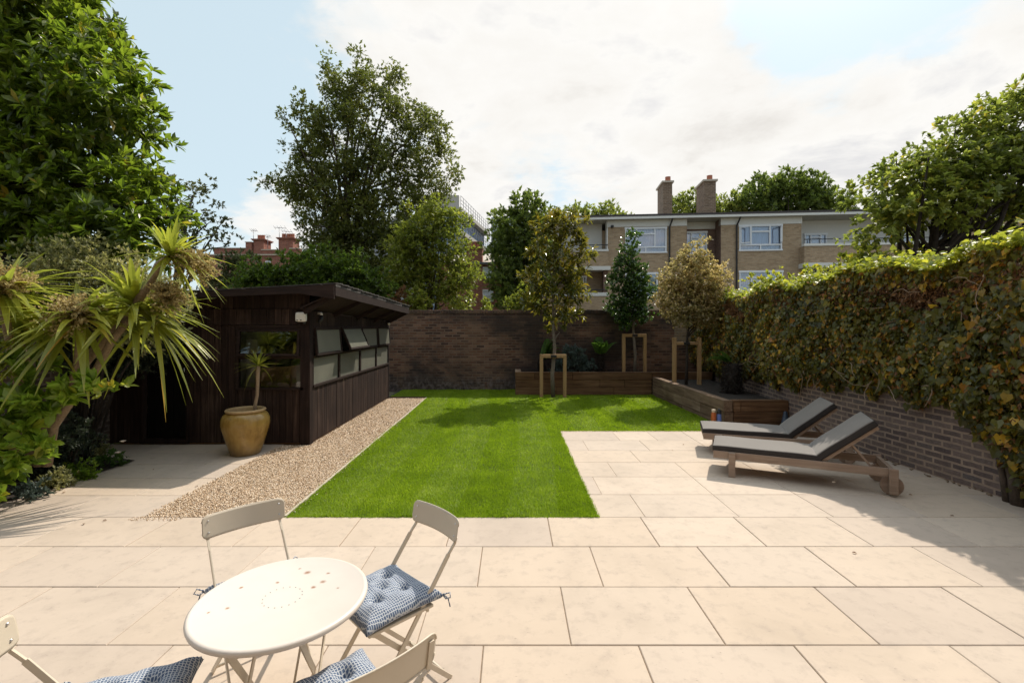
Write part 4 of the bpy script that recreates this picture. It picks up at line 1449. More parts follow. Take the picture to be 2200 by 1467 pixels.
l1 = make_lounger()
l1.location = (2.47, 5.78, 0); l1.rotation_euler = (0, 0, math.radians(-25.5))
l1['label'] = 'weathered teak sun lounger with a charcoal cushion, the nearer one on the open terrace'
l2 = copy_tree(l1)
l2.location = (2.73, 6.72, 0); l2.rotation_euler = (0, 0, math.radians(-18.5))
l2['label'] = 'weathered teak sun lounger with a charcoal cushion, the farther one beside the sleeper planter'

# bottles and cone by the low planter
p = at(1533, 905, 8.30)
b = thing('bottle', 'orange speckled bottle leaning on the planter corner', 'bottle', (p.x, p.y, 0), 0, 'bottles by the planter')
MB().lathe([(.0005, .0), (.038, .0), (.043, .01), (.043, .24), (.04, .275), (.03, .30), (.03, .305)], n=20).build('body', M['bottle_orange'], b)
MB().lathe([(.031, .30), (.033, .302), (.033, .345), (.028, .35), (.0005, .35)], n=16).build('cap', M['cork'], b)
p = at(1545, 905, 8.28)
b = thing('bottle', 'slim blue bottle with a black cap beside the orange bottle', 'bottle', (p.x, p.y, 0), 0, 'bottles by the planter')
MB().lathe([(.0005, .0), (.034, .0), (.037, .01), (.037, .255), (.03, .28)], n=20).build('body', M['bottle_blue'], b)
MB().lathe([(.036, .275), (.037, .28), (.036, .325), (.02, .34), (.02, .365), (.0005, .368)], n=16).build('cap', M['black_rubber'], b)
c = thing('traffic_cone', 'small dark blue cone standing at the planter end against the wall', 'cone', (4.82, 8.30, 0))
MB().lathe([(.0005, 0), (.105, 0), (.105, .015), (.088, .02), (.03, .30), (.02, .315), (.0005, .318)], n=24).build('body', M['cone_blue'], c)

# ------------------------------------------------------------------ glazed pot with a young cabbage palm
PX, PY = -3.80, 6.72
pot = thing('plant_pot', 'big ochre glazed urn standing in front of the dark shed', 'pot', (PX, PY, 0))
PK = .91
prof = [(.0005, .002), (.205, .002), (.215, .012), (.235, .08), (.285, .24), (.33, .40), (.346, .48), (.342, .55), (.315, .615), (.275, .65), (.255, .662)]
MB().lathe([(r_ * PK, z_ * PK) for r_, z_ in prof], n=56).build('body', M['glazed_pot'], pot)
MB().lathe([(r_ * PK, z_ * PK) for r_, z_ in [(.255, .655), (.268, .662), (.285, .672), (.288, .690), (.275, .704), (.255, .706), (.238, .698), (.232, .68), (.235, .60)]], n=56).build('rim', M['pot_rim'], pot)
MB().lathe([(.24 * PK, .62 * PK), (.0005, .63 * PK)], n=32).build('soil', M['bark_mulch'], pot)

SW = [0, .08, .25, .45, .65, .83, 1.0]


def sword_leaves(centre, axis, n, L, w, rng, droop=.5, spread=(0.1, 1.9), jit=.2):
    """strap leaves bent by their own weight; 13 vertices each"""
    centre = np.array(centre); axis = norm(np.array(axis, float))
    th = rng.uniform(spread[0], spread[1], n) ; ph = rng.uniform(0, 2 * PI, n) + np.arange(n) * 2.4
    a1 = norm(np.cross(axis, np.array([.3, .2, 1.0]))); a2 = np.cross(axis, a1)
    D = np.cos(th)[:, None] * axis + np.sin(th)[:, None] * (np.cos(ph)[:, None] * a1 + np.sin(ph)[:, None] * a2)
    Ls = L * rng.uniform(.7, 1.15, n); ws = w * rng.uniform(.75, 1.15, n)
    dr = droop * rng.uniform(.5, 1.4, n)
    X = norm(np.cross(D, np.array([0, 0, 1.0])) + 1e-4 + rng.normal(size=(n, 3)) * .12)
    V = []
    prof = [.45, .8, 1.0, .95, .72, .4, .04]
    for s, pw in zip(SW, prof):
        q = centre + D * (Ls * s)[:, None] + np.array([0, 0, -1.0]) * (Ls * dr * s ** 2.2 * .75)[:, None] + D * np.array([1, 1, 0]) * (-.0)
        nz = norm(np.cross(X, D))
        V.append(q - X * (ws * pw * .5)[:, None] + nz * (ws * pw * .10)[:, None])
        V.append(q)
        V.append(q + X * (ws * pw * .5)[:, None] + nz * (ws * pw * .10)[:, None])
    V = np.stack(V, 1)
    k = 3 * len(SW)
    T = []
    for i in range(len(SW) - 1):
        for j in (0, 1):
            a, b_, c_, d = i * 3 + j, i * 3 + j + 1, (i + 1) * 3 + j + 1, (i + 1) * 3 + j
            T += [(a, b_, c_), (a, c_, d)]
    T = np.array(T)[None] + (np.arange(n) * k)[:, None, None]
    old = np.clip((th - 1.5) * .6, 0, .35)
    r = np.clip(rng.normal(.5, .17, n) + old * (rng.uniform(0, 1, n) > .5), 0, 1)
    return V.reshape(-1, 3), T.reshape(-1, 3), np.repeat(r, k)


def join(parts):
    V, T, R, b = [], [], [], 0
    for v, t_, r in parts:
        V.append(v); T.append(t_ + b); R.append(r); b += len(v)
    return np.concatenate(V), np.concatenate(T), np.concatenate(R)


rng = np.random.default_rng(77)
pp = thing('potted_palm', 'small spiky palm with a bare leaning stem growing in the ochre urn', 'plant', (PX, PY, .57))
MB().tube([(.13, .0, -.02), (.135, 0, .12), (.165, 0, .26), (.17, .0, .40), (.175, 0, .60), (.18, 0, .68)], [.028, .024, .022, .023, .028, .024], 10).build('stem', M['cordyline_bark'], pp)
V, T, R = join([sword_leaves((.18, 0, .68), (0, 0, 1), 40, .30, .026, rng, .28, (.15, 1.75)), sword_leaves((.18, 0, .66), (0, 0, 1), 3, .30, .018, rng, 1.2, (1.6, 2.1))])
tri_mesh('leaves', V, T, M['leaf_sword'], pp, {'rnd': R})


# ------------------------------------------------------------------ big branched cabbage palm in the left bed
def plume(centre, axis, R, n, rng):
    """flower plume: curved strands set with beads"""
    axis = norm(np.array(axis, float)); centre = np.array(centre)
    P, D, N = [], [], []
    strands = []
    for k in range(n):
        d = norm(axis * rng.uniform(.25, 1.2) + rdir(1, rng)[0] * .95)
        L = R * rng.uniform(.55, 1.05)
        m = 22
        s = np.linspace(.12, 1, m)[:, None]
        q = centre + d * L * s + np.array([0, 0, -.25]) * L * s ** 2 + axis * .1 * R
        P.append(q + rng.normal(size=(m, 3)) * .007); D.append(rdir(m, rng) + d * .6)
        strands.append(q)
    P = np.concatenate(P); D = np.concatenate(D)
    V, T = scatter(LEAF4[0] * np.array([1.8, 1, 1]), LEAF4[1], P, D, rdir(len(P), rng), .027 * rng.uniform(.6, 1.3, len(P)))
    return V, T, np.repeat(rng.uniform(0, 1, len(P)), 4)


CB = Vector((-5.25, 5.25, 0))
cab = thing('cabbage_palm', 'tall branching cabbage palm with sword leaves and tan flower plumes leaning over the path', 'plant', CB)


def cl(px, py, Y): return at(px, py, Y) - CB


mb = MB()
paths = [([(85, 1000, 5.25), (95, 910, 5.25), (135, 845, 5.22), (185, 775, 5.2), (235, 715, 5.2), (262, 690, 5.2), (290, 655, 5.2), (322, 608, 5.2), (340, 570, 5.2), (366, 552, 5.2)], .052),
         ([(100, 1000, 5.15), (115, 915, 5.15), (160, 850, 5.1), (210, 790, 5.1), (238, 735, 5.1), (270, 695, 5.15), (292, 668, 5.3)], .045),
         ([(150, 845, 5.15), (165, 780, 5.0), (170, 715, 4.95), (170, 695, 4.95)], .03),
         ([(60, 1000, 5.4), (75, 900, 5.4), (60, 790, 5.3), (45, 720, 5.2)], .04),
         ([(30, 1000, 5.1), (40, 820, 5.0), (15, 700, 4.9), (5, 640, 4.85)], .045)]
for q, r in paths:
    mb.tube([cl(*p) for p in q], [r * (1.1 - .35 * i / (len(q) - 1)) for i in range(len(q))], 10)
mb.build('stem', M['cordyline_bark'], cab)
ros = [((366, 552, 5.2), (.75, 0, .55), 60, .58, .056, .5, (.2, 1.95)), ((288, 662, 5.25), (.5, -.1, .6), 84, .80, .072, .5, (.3, 1.95)), ((170, 692, 4.95), (-.05, -.35, .8), 84, .78, .078, .52, (.65, 2.05)),
       ((45, 712, 5.2), (.1, -.2, .9), 60, .70, .064, .42, (.3, 2.0)), ((5, 632, 4.85), (.25, -.3, .8), 74, .84, .076, .48, (.6, 2.0)), ((250, 690, 5.5), (.3, .3, .7), 44, .64, .06, .42, (.3, 1.9)), ((330, 690, 5.3), (.6, 0, .3), 30, .74, .064, .6, (.4, 1.9))]
rng = np.random.default_rng(8)
for (p, ax_, n_, L_, w_, dr, sp_) in ros:
    V, T, R = sword_leaves(cl(*p), ax_, n_, L_, w_, rng, dr, sp_)
    tri_mesh('leaves', V, T, M['leaf_sword'], cab, {'rnd': R})
for (p, ax_, R_) in (((408, 575, 5.2), (.55, 0, .7), .27), ((352, 640, 5.2), (.5, -.1, .5), .24), ((166, 690, 4.85), (-.03, -.25, 1), .35), ((10, 630, 4.75), (.15, -.2, 1), .36)):
    V, T, R = plume(cl(*p), ax_, R_, 170, rng)
    tri_mesh('flower_plume', V, T, M['plume'], cab, {'rnd': R})


# ------------------------------------------------------------------ shrubs of the left bed
def shrub(name, label, cat, base, blobs, m, per, tips, leaves, tpl, size, crad, seed, stems=6, barkm='bark_dark', group=None, r0=.02, **kw):
    t = thing(name, label, cat, base, group=group)
    b = Vector(base)
    bl = [(x - b.x, y - b.y, z - b.z, *rest) for (x, y, z, *rest) in blobs]
    o, cc = foliage('leaves', t, M[m], bl, per, tips, leaves, tpl, size, crad, seed, **kw)
    if stems:
        rg = np.random.default_rng(seed + 1)
        mb = MB()
        for i in rg.choice(len(cc), min(stems, len(cc)), replace=False):
            e = Vector(cc[i]); s = Vector((rg.normal() * .05, rg.normal() * .05, 0)); mdl = s.lerp(e, .5) + Vector((0, 0, .1 * e.length))
            mb.tube([s, mdl, e], [r0, r0 * .7, r0 * .3], 6)
        mb.build('stems', M[barkm], t)
    return t


shrub('leafy_shrub', 'bright green broad-leaved shrub at the left edge of the path', 'shrub', (-5.05, 4.75, 0),
      blobs_px([(20, 960, 70), (60, 870, 60), (110, 850, 50), (165, 840, 36), (215, 835, 28), (80, 930, 45), (20, 1040, 50), (40, 790, 45), (10, 900, 70)], 4.75, .28),
      'leaf_shrub', 2.0, 3, 7, LEAF_OVAL, .15, .12, 41, stems=0, shell=.4, spread=.9)
shrub('yellow_flowered_shrub', 'leafy sprig with yellow flower tips at the far left edge', 'shrub', (-5.1, 4.55, 0),
      blobs_px([(5, 750, 22), (232, 835, 14), (0, 790, 26)], 4.6, .12), 'leaf_creeper_top', 1.6, 3, 5, LEAF_OVAL, .07, .06, 42, stems=0)
shrub('variegated_shrub', 'large cream variegated shrub behind the cabbage palm', 'shrub', (-5.75, 6.3, 0),
      blobs_px([(180, 590, 85), (260, 610, 75), (320, 640, 60), (110, 580, 60), (300, 690, 70), (350, 660, 45)], 6.3, .5), 'leaf_pale', 3, 5, 6, LEAF4, .055, .15, 43, stems=8)
shrub('dark_hedge', 'dark evergreen hedge spilling over the brick wall beside the shed door', 'hedge', (-5.9, 6.6, 0),
      blobs_px([(240, 730, 90), (300, 740, 70), (180, 740, 100), (260, 670, 80), (100, 720, 110), (80, 640, 90), (330, 700, 40)], 6.7, .4), 'leaf_rosemary', 3.5, 6, 6, LEAF4, .055, .17, 44, stems=10)
shrub('rosemary_bush', 'dark blue-green rosemary bush low in the left bed', 'shrub', (-5.35, 5.7, 0),
      blobs_px([(120, 940, 55), (160, 935, 40), (100, 980, 55), (60, 950, 60), (150, 975, 36)], 5.7, .28), 'leaf_rosemary', 3, 7, 8, LEAF_LONG, .05, .10, 45, stems=10)
rg = random.Random(5)
for i, (px, py, r, m, lab) in enumerate([(120, 1030, 26, 'leaf_pale', 'low grey-leaved edging plant spilling onto the path'), (175, 1010, 26, 'leaf_shrub', 'small bright green edging plant by the path'),
                                         (235, 985, 20, 'leaf_fern', 'tuft of fresh green leaves at the far end of the bed edge'), (70, 1055, 26, 'leaf_spurge', 'low silvery edging plant near the terrace corner'),
                                         (200, 960, 24, 'leaf_pale', 'small silver-leaved plant under the rosemary bush')]):
    Yd = 1842 / (py + 18 - 700)
    shrub('edging_plant', lab, 'plant', at(px, py + 18, Yd), blobs_px([(px, py, r), (px - 18, py + 4, r * .8), (px + 16, py + 6, r * .7)], Yd, .12), m, 2.2, 4, 5, LEAF4, .045, .06, 50 + i, stems=0, group='low plants edging the left bed')
for i, (px, py, bx, by, lab) in enumerate([(264, 950, 205, 975, 'taller pale poppy flower nodding over the path'), (254, 974, 190, 1000, 'lower pale poppy flower nodding over the path')]):
    Yd = 5.9
    b_ = at(bx, by, Yd); h_ = at(px, py, Yd)
    f = thing('poppy', lab, 'flower', b_, group='pale poppies')
    e = h_ - b_
    MB().tube([(0, 0, -.1), e * .5 + Vector((0, 0, .05)), e], .003, 5).build('stem', M['leaf_fern'], f)
    V, T = scatter(LEAF_OVAL[0] * np.array([2.2, 1, 2.5]), LEAF_OVAL[1], np.repeat(np.array([e]), 6, 0), np.array([(math.cos(a), math.sin(a), .7) for a in np.arange(6) * 1.05]), np.array([(0, 0, 1.0)] * 6) - np.array([(math.cos(a), math.sin(a), 0) for a in np.arange(6) * 1.05]), .042)
    tri_mesh('petals', V, T, M['petal'], f)
mb = MB()
mb.add([(-7.0, 4.0, .012), (-5.28, 4.62, .012), (-5.12, 5.4, .012), (-5.08, 6.35, .012), (-6.16, 6.7, .012), (-7.0, 6.7, .012)], [(0, 1, 2, 3, 4, 5)])
struct('bed_soil', mb, M['bark_mulch'])

# ------------------------------------------------------------------ creeper on the right wall
rng = np.random.default_rng(90)
n = 88000
yy = 3.0 + (rng.uniform(0, 1, n) ** 1.25) * 10.4
topz = np.interp(yy, [3, 4.6, 7, 9, 11, 13.4], [2.62, 2.62, 2.56, 2.50, 2.42, 2.34]) + .05 * np.sin(yy * 3.1) + .04 * np.sin(yy * 7.7)
lowz = np.interp(yy, [3, 4.75, 4.95, 5.2, 5.6, 6.1, 6.6, 7.6, 8.5, 10, 11.5, 13.4], [0, .05, .50, .74, .90, .92, .92, .90, .76, .78, .6, .55]) + .07 * np.sin(yy * 8.3) + .05 * np.sin(yy * 19)
u = rng.uniform(0, 1, n)
zz = lowz + (topz - lowz) * u
bulge = .20 + .045 * np.sin(yy * 2.3 + zz * 1.9) + .045 * np.sin(yy * 5.1 - zz * 4.0) + .035 * np.sin(yy * 11 + zz * 9)
thick = np.clip(np.minimum((zz - lowz) / .35, 1), .2, 1) * np.interp(yy, [3, 5, 9, 13.4], [.8, .9, 1.15, 1.35])
wx = np.interp(yy, [1.0, 3.0, 4.85, 6.6, 8.5, 13.6], [5.5, 5.36, 5.2, 5.06, 4.98, 5.5])
depth = bulge * thick + rng.normal(0, .05, n)
xx = wx - np.maximum(depth, .015)
P = np.stack([xx, yy, zz], 1)
D = np.stack([-.35 + .2 * rng.normal(size=n), .55 * rng.normal(size=n), -1 + .5 * rng.normal(size=n)], 1)
N = np.stack([-1 + .55 * rng.normal(size=n), -.25 + .6 * rng.normal(size=n), .5 + .6 * rng.normal(size=n)], 1)
S = .056 * rng.uniform(.4, 1.0, n) ** .5 * rng.choice([.7, 1.0, 1.0, 1.3, 1.9], n) * np.interp(yy, [3, 6, 10], [1.1, 1, .95])
patch = np.sin(yy * 1.7 + 2 * np.sin(zz * 2.1)) * np.sin(zz * 3.3 + yy) * .5 + .5
band = np.exp(-((zz - (topz - .32)) / .17) ** 2) * (np.sin(yy * 1.3 + .5) * .35 + .65)
r = np.clip(rng.normal(.29, .17, n) + .2 * patch * (rng.uniform(0, 1, n) > .35) + (rng.uniform(0, 1, n) > .84) * rng.uniform(.25, .65, n), 0, 1)
patch2 = np.clip(np.sin(yy * 2.9 + 1.7 * np.sin(zz * 4.3)) * np.sin(zz * 5.1 + 1.3 * np.sin(yy * 2.2)), 0, 1)
dead = (rng.uniform(0, 1, n) < band * .8 + .6 * patch2 + .14)
cr = thing('creeper', 'thick climbing creeper turning red and brown all along the top of the right wall', 'climbing plant', (5.2, 7.0, .6))
off = np.array([5.2, 7.0, .6])
V, T = scatter(LEAF_IVY[0], LEAF_IVY[1], (P - off)[~dead], D[~dead], N[~dead], S[~dead])
tri_mesh('leaves', V, T, M['leaf_creeper'], cr, {'rnd': np.repeat(r[~dead], len(LEAF_IVY[0]))})
V, T = scatter(LEAF4[0] * np.array([1.1, 1, 3]), LEAF4[1], (P - off)[dead] + np.array([.02, 0, 0]), D[dead] + rng.normal(size=(dead.sum(), 3)) * .5, rdir(dead.sum(), rng), S[dead] * .75)
tri_mesh('dead_leaves', V, T, M['leaf_dead'], cr, {'rnd': np.repeat(rng.uniform(0, 1, dead.sum()), 4)})
n = 22000
y2 = 3.0 + rng.uniform(0, 1, n) ** 1.15 * 10.4
t2 = np.interp(y2, [3, 4.6, 7, 9, 11, 13.4], [2.62, 2.62, 2.56, 2.50, 2.42, 2.34]) + .05 * np.sin(y2 * 3.1) + .04 * np.sin(y2 * 7.7)
w2 = np.interp(y2, [1.0, 3.0, 4.85, 6.6, 8.5, 13.6], [5.5, 5.36, 5.2, 5.06, 4.98, 5.5])
P = np.stack([w2 + rng.uniform(-.34, .55, n), y2, t2 + np.abs(rng.normal(0, .055, n)) * (1 + .7 * np.sin(y2 * 4.3)) - .04], 1)
D = np.stack([-.3 + .6 * rng.normal(size=n), .6 * rng.normal(size=n), .1 + .45 * rng.normal(size=n)], 1)
N = np.stack([-.1 + .45 * rng.normal(size=n), -.1 + .45 * rng.normal(size=n), np.ones(n)], 1)
V, T = scatter(LEAF_IVY[0], LEAF_IVY[1], P - off, D, N, .056 * rng.uniform(.4, 1.5, n))
tri_mesh('top_growth', V, T, M['leaf_creeper_top'], cr, {'rnd': np.repeat(np.clip(rng.normal(.45, .2, n), 0, 1), len(LEAF_IVY[0]))})
mb = MB()
rr = random.Random(6)
for k in range(110):
    y = rr.uniform(4.4, 12.5); z = rr.uniform(1.0, 2.4); x = wall_x(y) - .2
    pts_ = [Vector((x - off[0], y - off[1], z - off[2]))]
    d = Vector((rr.uniform(-.15, .1), rr.uniform(-1, 1), rr.uniform(-.8, .5))).normalized()
    for i in range(6):
        d = (d + Vector((rr.uniform(-.25, .2), rr.uniform(-.5, .5), rr.uniform(-.6, .5)))).normalized()
        pts_.append(pts_[-1] + d * rr.uniform(.05, .12))
    mb.tube(pts_, [.007, .0065, .006, .0055, .005, .004, .003], 5)
c0 = at(1712, 648, 8.3)                    # one dead stem curled in a loop
lp = [c0 + Vector((-.1 * math.cos(a) - .02 * a, -.12 + .0 * a, .09 * math.sin(a) + .012 * a)) - Vector(off) for a in np.linspace(-2.4, 3.6, 18)]
mb.tube(lp, .007, 6)
mb.build('vines', M['cordyline_bark'], cr)
mb = MB()
for y, r_ in ((4.78, .05), (4.88, .03)):                # woody stem reaching the ground
    mb.tube([Vector((wall_x(y) - .06, y, -.05)) - Vector(off), Vector((wall_x(y) - .08, y + .03, .25)) - Vector(off), Vector((wall_x(y) - .07, y + .12, .6)) - Vector(off), Vector((wall_x(y) - .06, y + .2, .9)) - Vector(off)], [r_ * 1.3, r_, r_ * .9, r_ * .7], 8)
mb.build('stem', M['bark'], cr)
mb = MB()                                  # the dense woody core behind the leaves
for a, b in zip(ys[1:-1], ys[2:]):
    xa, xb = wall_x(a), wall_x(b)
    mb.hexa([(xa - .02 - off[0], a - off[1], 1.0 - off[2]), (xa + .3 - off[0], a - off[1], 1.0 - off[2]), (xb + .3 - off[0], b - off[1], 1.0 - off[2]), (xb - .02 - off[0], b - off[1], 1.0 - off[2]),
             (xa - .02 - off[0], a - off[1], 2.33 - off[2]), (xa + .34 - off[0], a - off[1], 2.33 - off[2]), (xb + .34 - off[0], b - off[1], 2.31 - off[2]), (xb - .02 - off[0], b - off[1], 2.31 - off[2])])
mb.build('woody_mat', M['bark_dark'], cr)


# ------------------------------------------------------------------ trees
def tree(name, label, base, top_, r0, blobs, m, per, tips, leaves, tpl, size, crad, seed, k=14, barkm='bark', cat='tree', lo=.35, r1=.02, group=None, sag=.12, **kw):
    t = thing(name, label, cat, base, group=group)
    b = Vector(base)
    bl = [(x - b.x, y - b.y, z - b.z, *rest) for (x, y, z, *rest) in blobs]
    o, cc = foliage('crown', t, M[m], bl, per, tips, leaves, tpl, size, crad, seed, **kw)
    mb = MB()
    limbs(mb, (0, 0, -.1), Vector(top_) - b, r0, cc, np.random.default_rng(seed + 3), k, r1, lo, sag)
    mb.build('trunk', M[barkm], t)
    return t


# three young trees with stakes
tree('young_tree', 'young evergreen magnolia with bronze undersides held by the low frame on the lawn', (1.06, 12.05, 0), at(1190, 520, 12.05), .045,
     blobs_px([(1200, 480, 34), (1170, 500, 30), (1235, 500, 36), (1150, 535, 26), (1240, 550, 34), (1195, 560, 42), (1150, 590, 26), (1240, 610, 34), (1195, 625, 42), (1160, 650, 34), (1215, 670, 32), (1255, 590, 16), (1185, 690, 18), (1145, 600, 14)], 12.05, .5),
     'leaf_bronze', 3.3, 3, 7, LEAF_LONG, .19, .20, 61, 16, 'bark_grey', lo=.45, r1=.012, spread=1.0, up=.1, droop=.25)
tree('young_tree', 'young dark holly tree tied to the frame against the back wall', (3.37, 12.95, .5), at(1358, 520, 12.95), .038,
     blobs_px([(1357, 505, 14), (1352, 535, 20), (1345, 565, 28), (1365, 590, 34), (1340, 610, 34), (1375, 625, 34), (1345, 650, 40), (1375, 665, 30), (1325, 665, 24), (1345, 690, 20), (1325, 570, 12)], 12.95, .4),
     'leaf_holly', 2.6, 4, 6, LEAF_OVAL, .085, .15, 62, 14, 'bark_grey', lo=.4, r1=.010)
tree('young_tree', 'young golden variegated tree between the two tall posts', (4.19, 11.35, .40), at(1485, 540, 11.35), .032,
     blobs_px([(1510, 522, 10), (1512, 550, 18), (1478, 530, 10), (1475, 555, 20), (1495, 580, 30), (1450, 575, 16), (1435, 600, 24), (1540, 570, 12), (1540, 600, 24), (1490, 615, 44), (1445, 630, 32), (1535, 630, 34), (1420, 645, 16), (1490, 650, 46), (1445, 662, 26), (1535, 660, 28), (1475, 678, 28), (1515, 680, 24), (1555, 640, 14)], 11.35, .5),
     'leaf_golden', 3.0, 5, 6, LEAF_OVAL, .062, .13, 63, 16, 'bark_dark', lo=.5, r1=.010)

# planting in the bed below
def fern(label, x, y, z, h, n, L, seed, fan=(.2, 1.1), az=None, trunk=.05):
    t = thing('tree_fern', label, 'fern', (x, y, z), group='tree ferns in the planters')
    MB().tube([(0, 0, -.05), (0, 0, h * .5), (.01, 0, h)], [trunk * 1.25, trunk, trunk * .9], 10).build('trunk', M['bark_dark'], t)
    rg = np.random.default_rng(seed)
    nf_ = 900
    a_ = rg.uniform(0, 2 * PI, nf_); z_ = rg.uniform(-.02, h + .03, nf_); rd = trunk * (1.25 - .3 * z_ / h) * rg.uniform(.9, 1.1, nf_)
    Pf = np.stack([np.cos(a_) * rd, np.sin(a_) * rd, z_], 1)
    Df = np.stack([np.cos(a_) * .5 + rg.normal(size=nf_) * .3, np.sin(a_) * .5 + rg.normal(size=nf_) * .3, rg.uniform(-1, .6, nf_)], 1)
    V, T = scatter(LEAF_LONG[0] * np.array([.7, 1, 1]), LEAF_LONG[1], Pf, Df, rdir(nf_, rg), .09)
    tri_mesh('trunk_fibre', V, T, M['bark_dark'], t)
    P, D, N, S = [], [], [], []
    for k in range(n):
        a = (az if az is not None else rg.uniform(0, 2 * PI)) + rg.normal() * (.35 if az is not None else 0)
        th = rg.uniform(*fan); l = L * rg.uniform(.75, 1.1)
        d = np.array([math.cos(a) * math.sin(th), math.sin(a) * math.sin(th), math.cos(th)])
        side = norm(np.cross(d, [0, 0, 1.0]))
        for s in np.linspace(.12, 1, 30):
            c_ = np.array([0, 0, h]) + d * l * s - np.array([0, 0, .35 * l * s ** 2.2])
            for sg in (-1, 1):
                P.append(c_); D.append(side * sg + d * .55); N.append(np.cross(side, d) + rg.normal(size=3) * .15); S.append(l * .26 * (1.05 - s) ** .6 * (s + .25) ** .3)
    V, T = scatter(LEAF_LONG[0] * np.array([1.1, 1, 1]), LEAF_LONG[1], np.array(P), np.array(D), np.array(N), np.array(S))
    tri_mesh('fronds', V, T, M['leaf_fern'], t, {'rnd': np.repeat(rg.uniform(.2, .9, len(P)), len(LEAF_LONG[0]))})


fern('tree fern with bright fronds half behind the staked magnolia stem', .82, 13.05, .52, .30, 9, .95, 71, (.15, .8), .3)
fern('tree fern with upright fronds to the right of the blue-grey spurge', 2.44, 13.0, .52, .45, 8, .8, 72, (.1, .7))
fern('thick dark trunked tree fern in the low planter beside the creeper', 4.62, 9.9, .40, .62, 6, .6, 73, (.5, 1.2), 2.6, .14)
shrub('spurge_bush', 'blue-grey spurge bush behind the sleeper planter', 'shrub', (1.75, 12.98, .52), blobs_px([(1235, 770, 28), (1210, 785, 26), (1260, 785, 24), (1225, 755, 18), (1245, 790, 26), (1190, 790, 14)], 12.98, .26), 'leaf_spurge', 2.6, 5, 8, LEAF_LONG, .07, .10, 74, stems=6)

# neighbours' trees, left to right
tree('magnolia_tree', 'huge glossy dark green magnolia filling the upper left', (-7.4, 7.3, 0), at(60, 200, 7.3), .20,
     blobs_px([(40, 70, 130), (150, 110, 105), (215, 190, 80), (90, 230, 150), (255, 250, 60), (230, 290, 55), (50, 380, 150), (190, 385, 105), (285, 415, 62), (320, 470, 40), (150, 460, 115), (280, 495, 60), (-80, 200, 150), (-80, 420, 150), (90, -40, 110), (-20, 520, 90), (200, 530, 60), (110, 10, 90), (320, 380, 30), (265, 150, 44), (300, 235, 36), (205, 70, 40), (335, 440, 36), (340, 510, 40), (250, 530, 60)], 7.3, 1.0),
     'leaf_magnolia', 4.4, 4, 9, LEAF_MAG, .17, .25, 101, 22, 'bark_dark', lo=.3, r1=.03, shell=.35, spread=1.05, up=.15, droop=.12, flat=.8)
tree('wispy_tree', 'thin wispy tree with open twisting branches behind the magnolia', (-11.2, 15, 0), at(410, 420, 15), .12,
     blobs_px([(390, 400, 26), (430, 395, 26), (450, 425, 14), (400, 440, 26), (430, 470, 34), (390, 490, 30), (470, 490, 26), (500, 515, 22), (440, 510, 30), (370, 520, 34), (360, 440, 20)], 15, .8),
     'leaf_wispy', 1.0, 4, 6, LEAF4, .12, .20, 102, 26, 'bark_dark', lo=.3, r1=.035, shell=.3)
tree('tall_tree', 'tall loose sycamore-like tree rising behind the shed', (-6.2, 17.5, 0), at(750, 250, 17.5), .16,
     blobs_px([(712, 150, 16), (722, 190, 30), (775, 145, 22), (770, 190, 42), (742, 225, 34), (845, 160, 22), (835, 200, 34), (850, 245, 34), (675, 235, 28), (655, 275, 32), (690, 290, 44), (760, 270, 36), (800, 310, 44),
               (905, 245, 26), (930, 275, 30), (885, 300, 38), (945, 320, 26), (700, 350, 50), (655, 350, 30), (660, 400, 40), (622, 408, 26), (600, 412, 14), (760, 365, 42), (835, 370, 50), (905, 360, 40), (950, 400, 24), (975, 365, 14), (985, 375, 8),
               (720, 430, 56), (800, 440, 56), (870, 430, 44), (925, 430, 30), (690, 490, 50), (760, 510, 66), (850, 500, 60), (720, 560, 60), (800, 590, 70), (640, 425, 24)], 17.5, 1.5),
     'leaf_maple', 3.3, 14, 4, LEAF4, .125, .34, 103, 30, 'bark', lo=.15, r1=.035, shell=.45, flat=.9, up=.05, droop=.25)
tree('sunlit_tree', 'sunlit lighter green tree just behind the back wall', (-2.5, 15.3, 0), at(915, 520, 15.3), .10,
     blobs_px([(900, 480, 50), (950, 470, 44), (985, 470, 22), (930, 520, 60), (975, 530, 40), (880, 560, 60), (950, 580, 64), (1000, 590, 34), (910, 625, 60), (980, 635, 40), (870, 610, 50), (860, 520, 40)], 15.3, .9),
     'leaf_bright', 2.4, 10, 4, LEAF4, .12, .30, 104, 22, 'bark', lo=.25, r1=.03, shell=.4, up=.1)
for px, py, r, lab in ((555, 590, 46, 'dark rounded ivy mound above the shed roof, nearest the red house'), (620, 580, 46, 'dark ivy mound above the middle of the shed roof'), (690, 585, 60, 'large dark ivy mound beneath the tall tree'), (755, 575, 42, 'taller dark ivy mound at the foot of the tall tree')):
    c_ = at(px, py, 14.2)
    shrub('ivy_mound', lab, 'shrub', (c_.x, 14.2, 0), blobs_px([(px, py, r), (px + 20, py + 30, r), (px - 25, py + 30, r * .9), (px, py + 70, r * 1.1)], 14.2, .6), 'leaf_ivy_hedge', 3.0, 5, 6, LEAF4, .12, .18, int(px), stems=5, r0=.03)
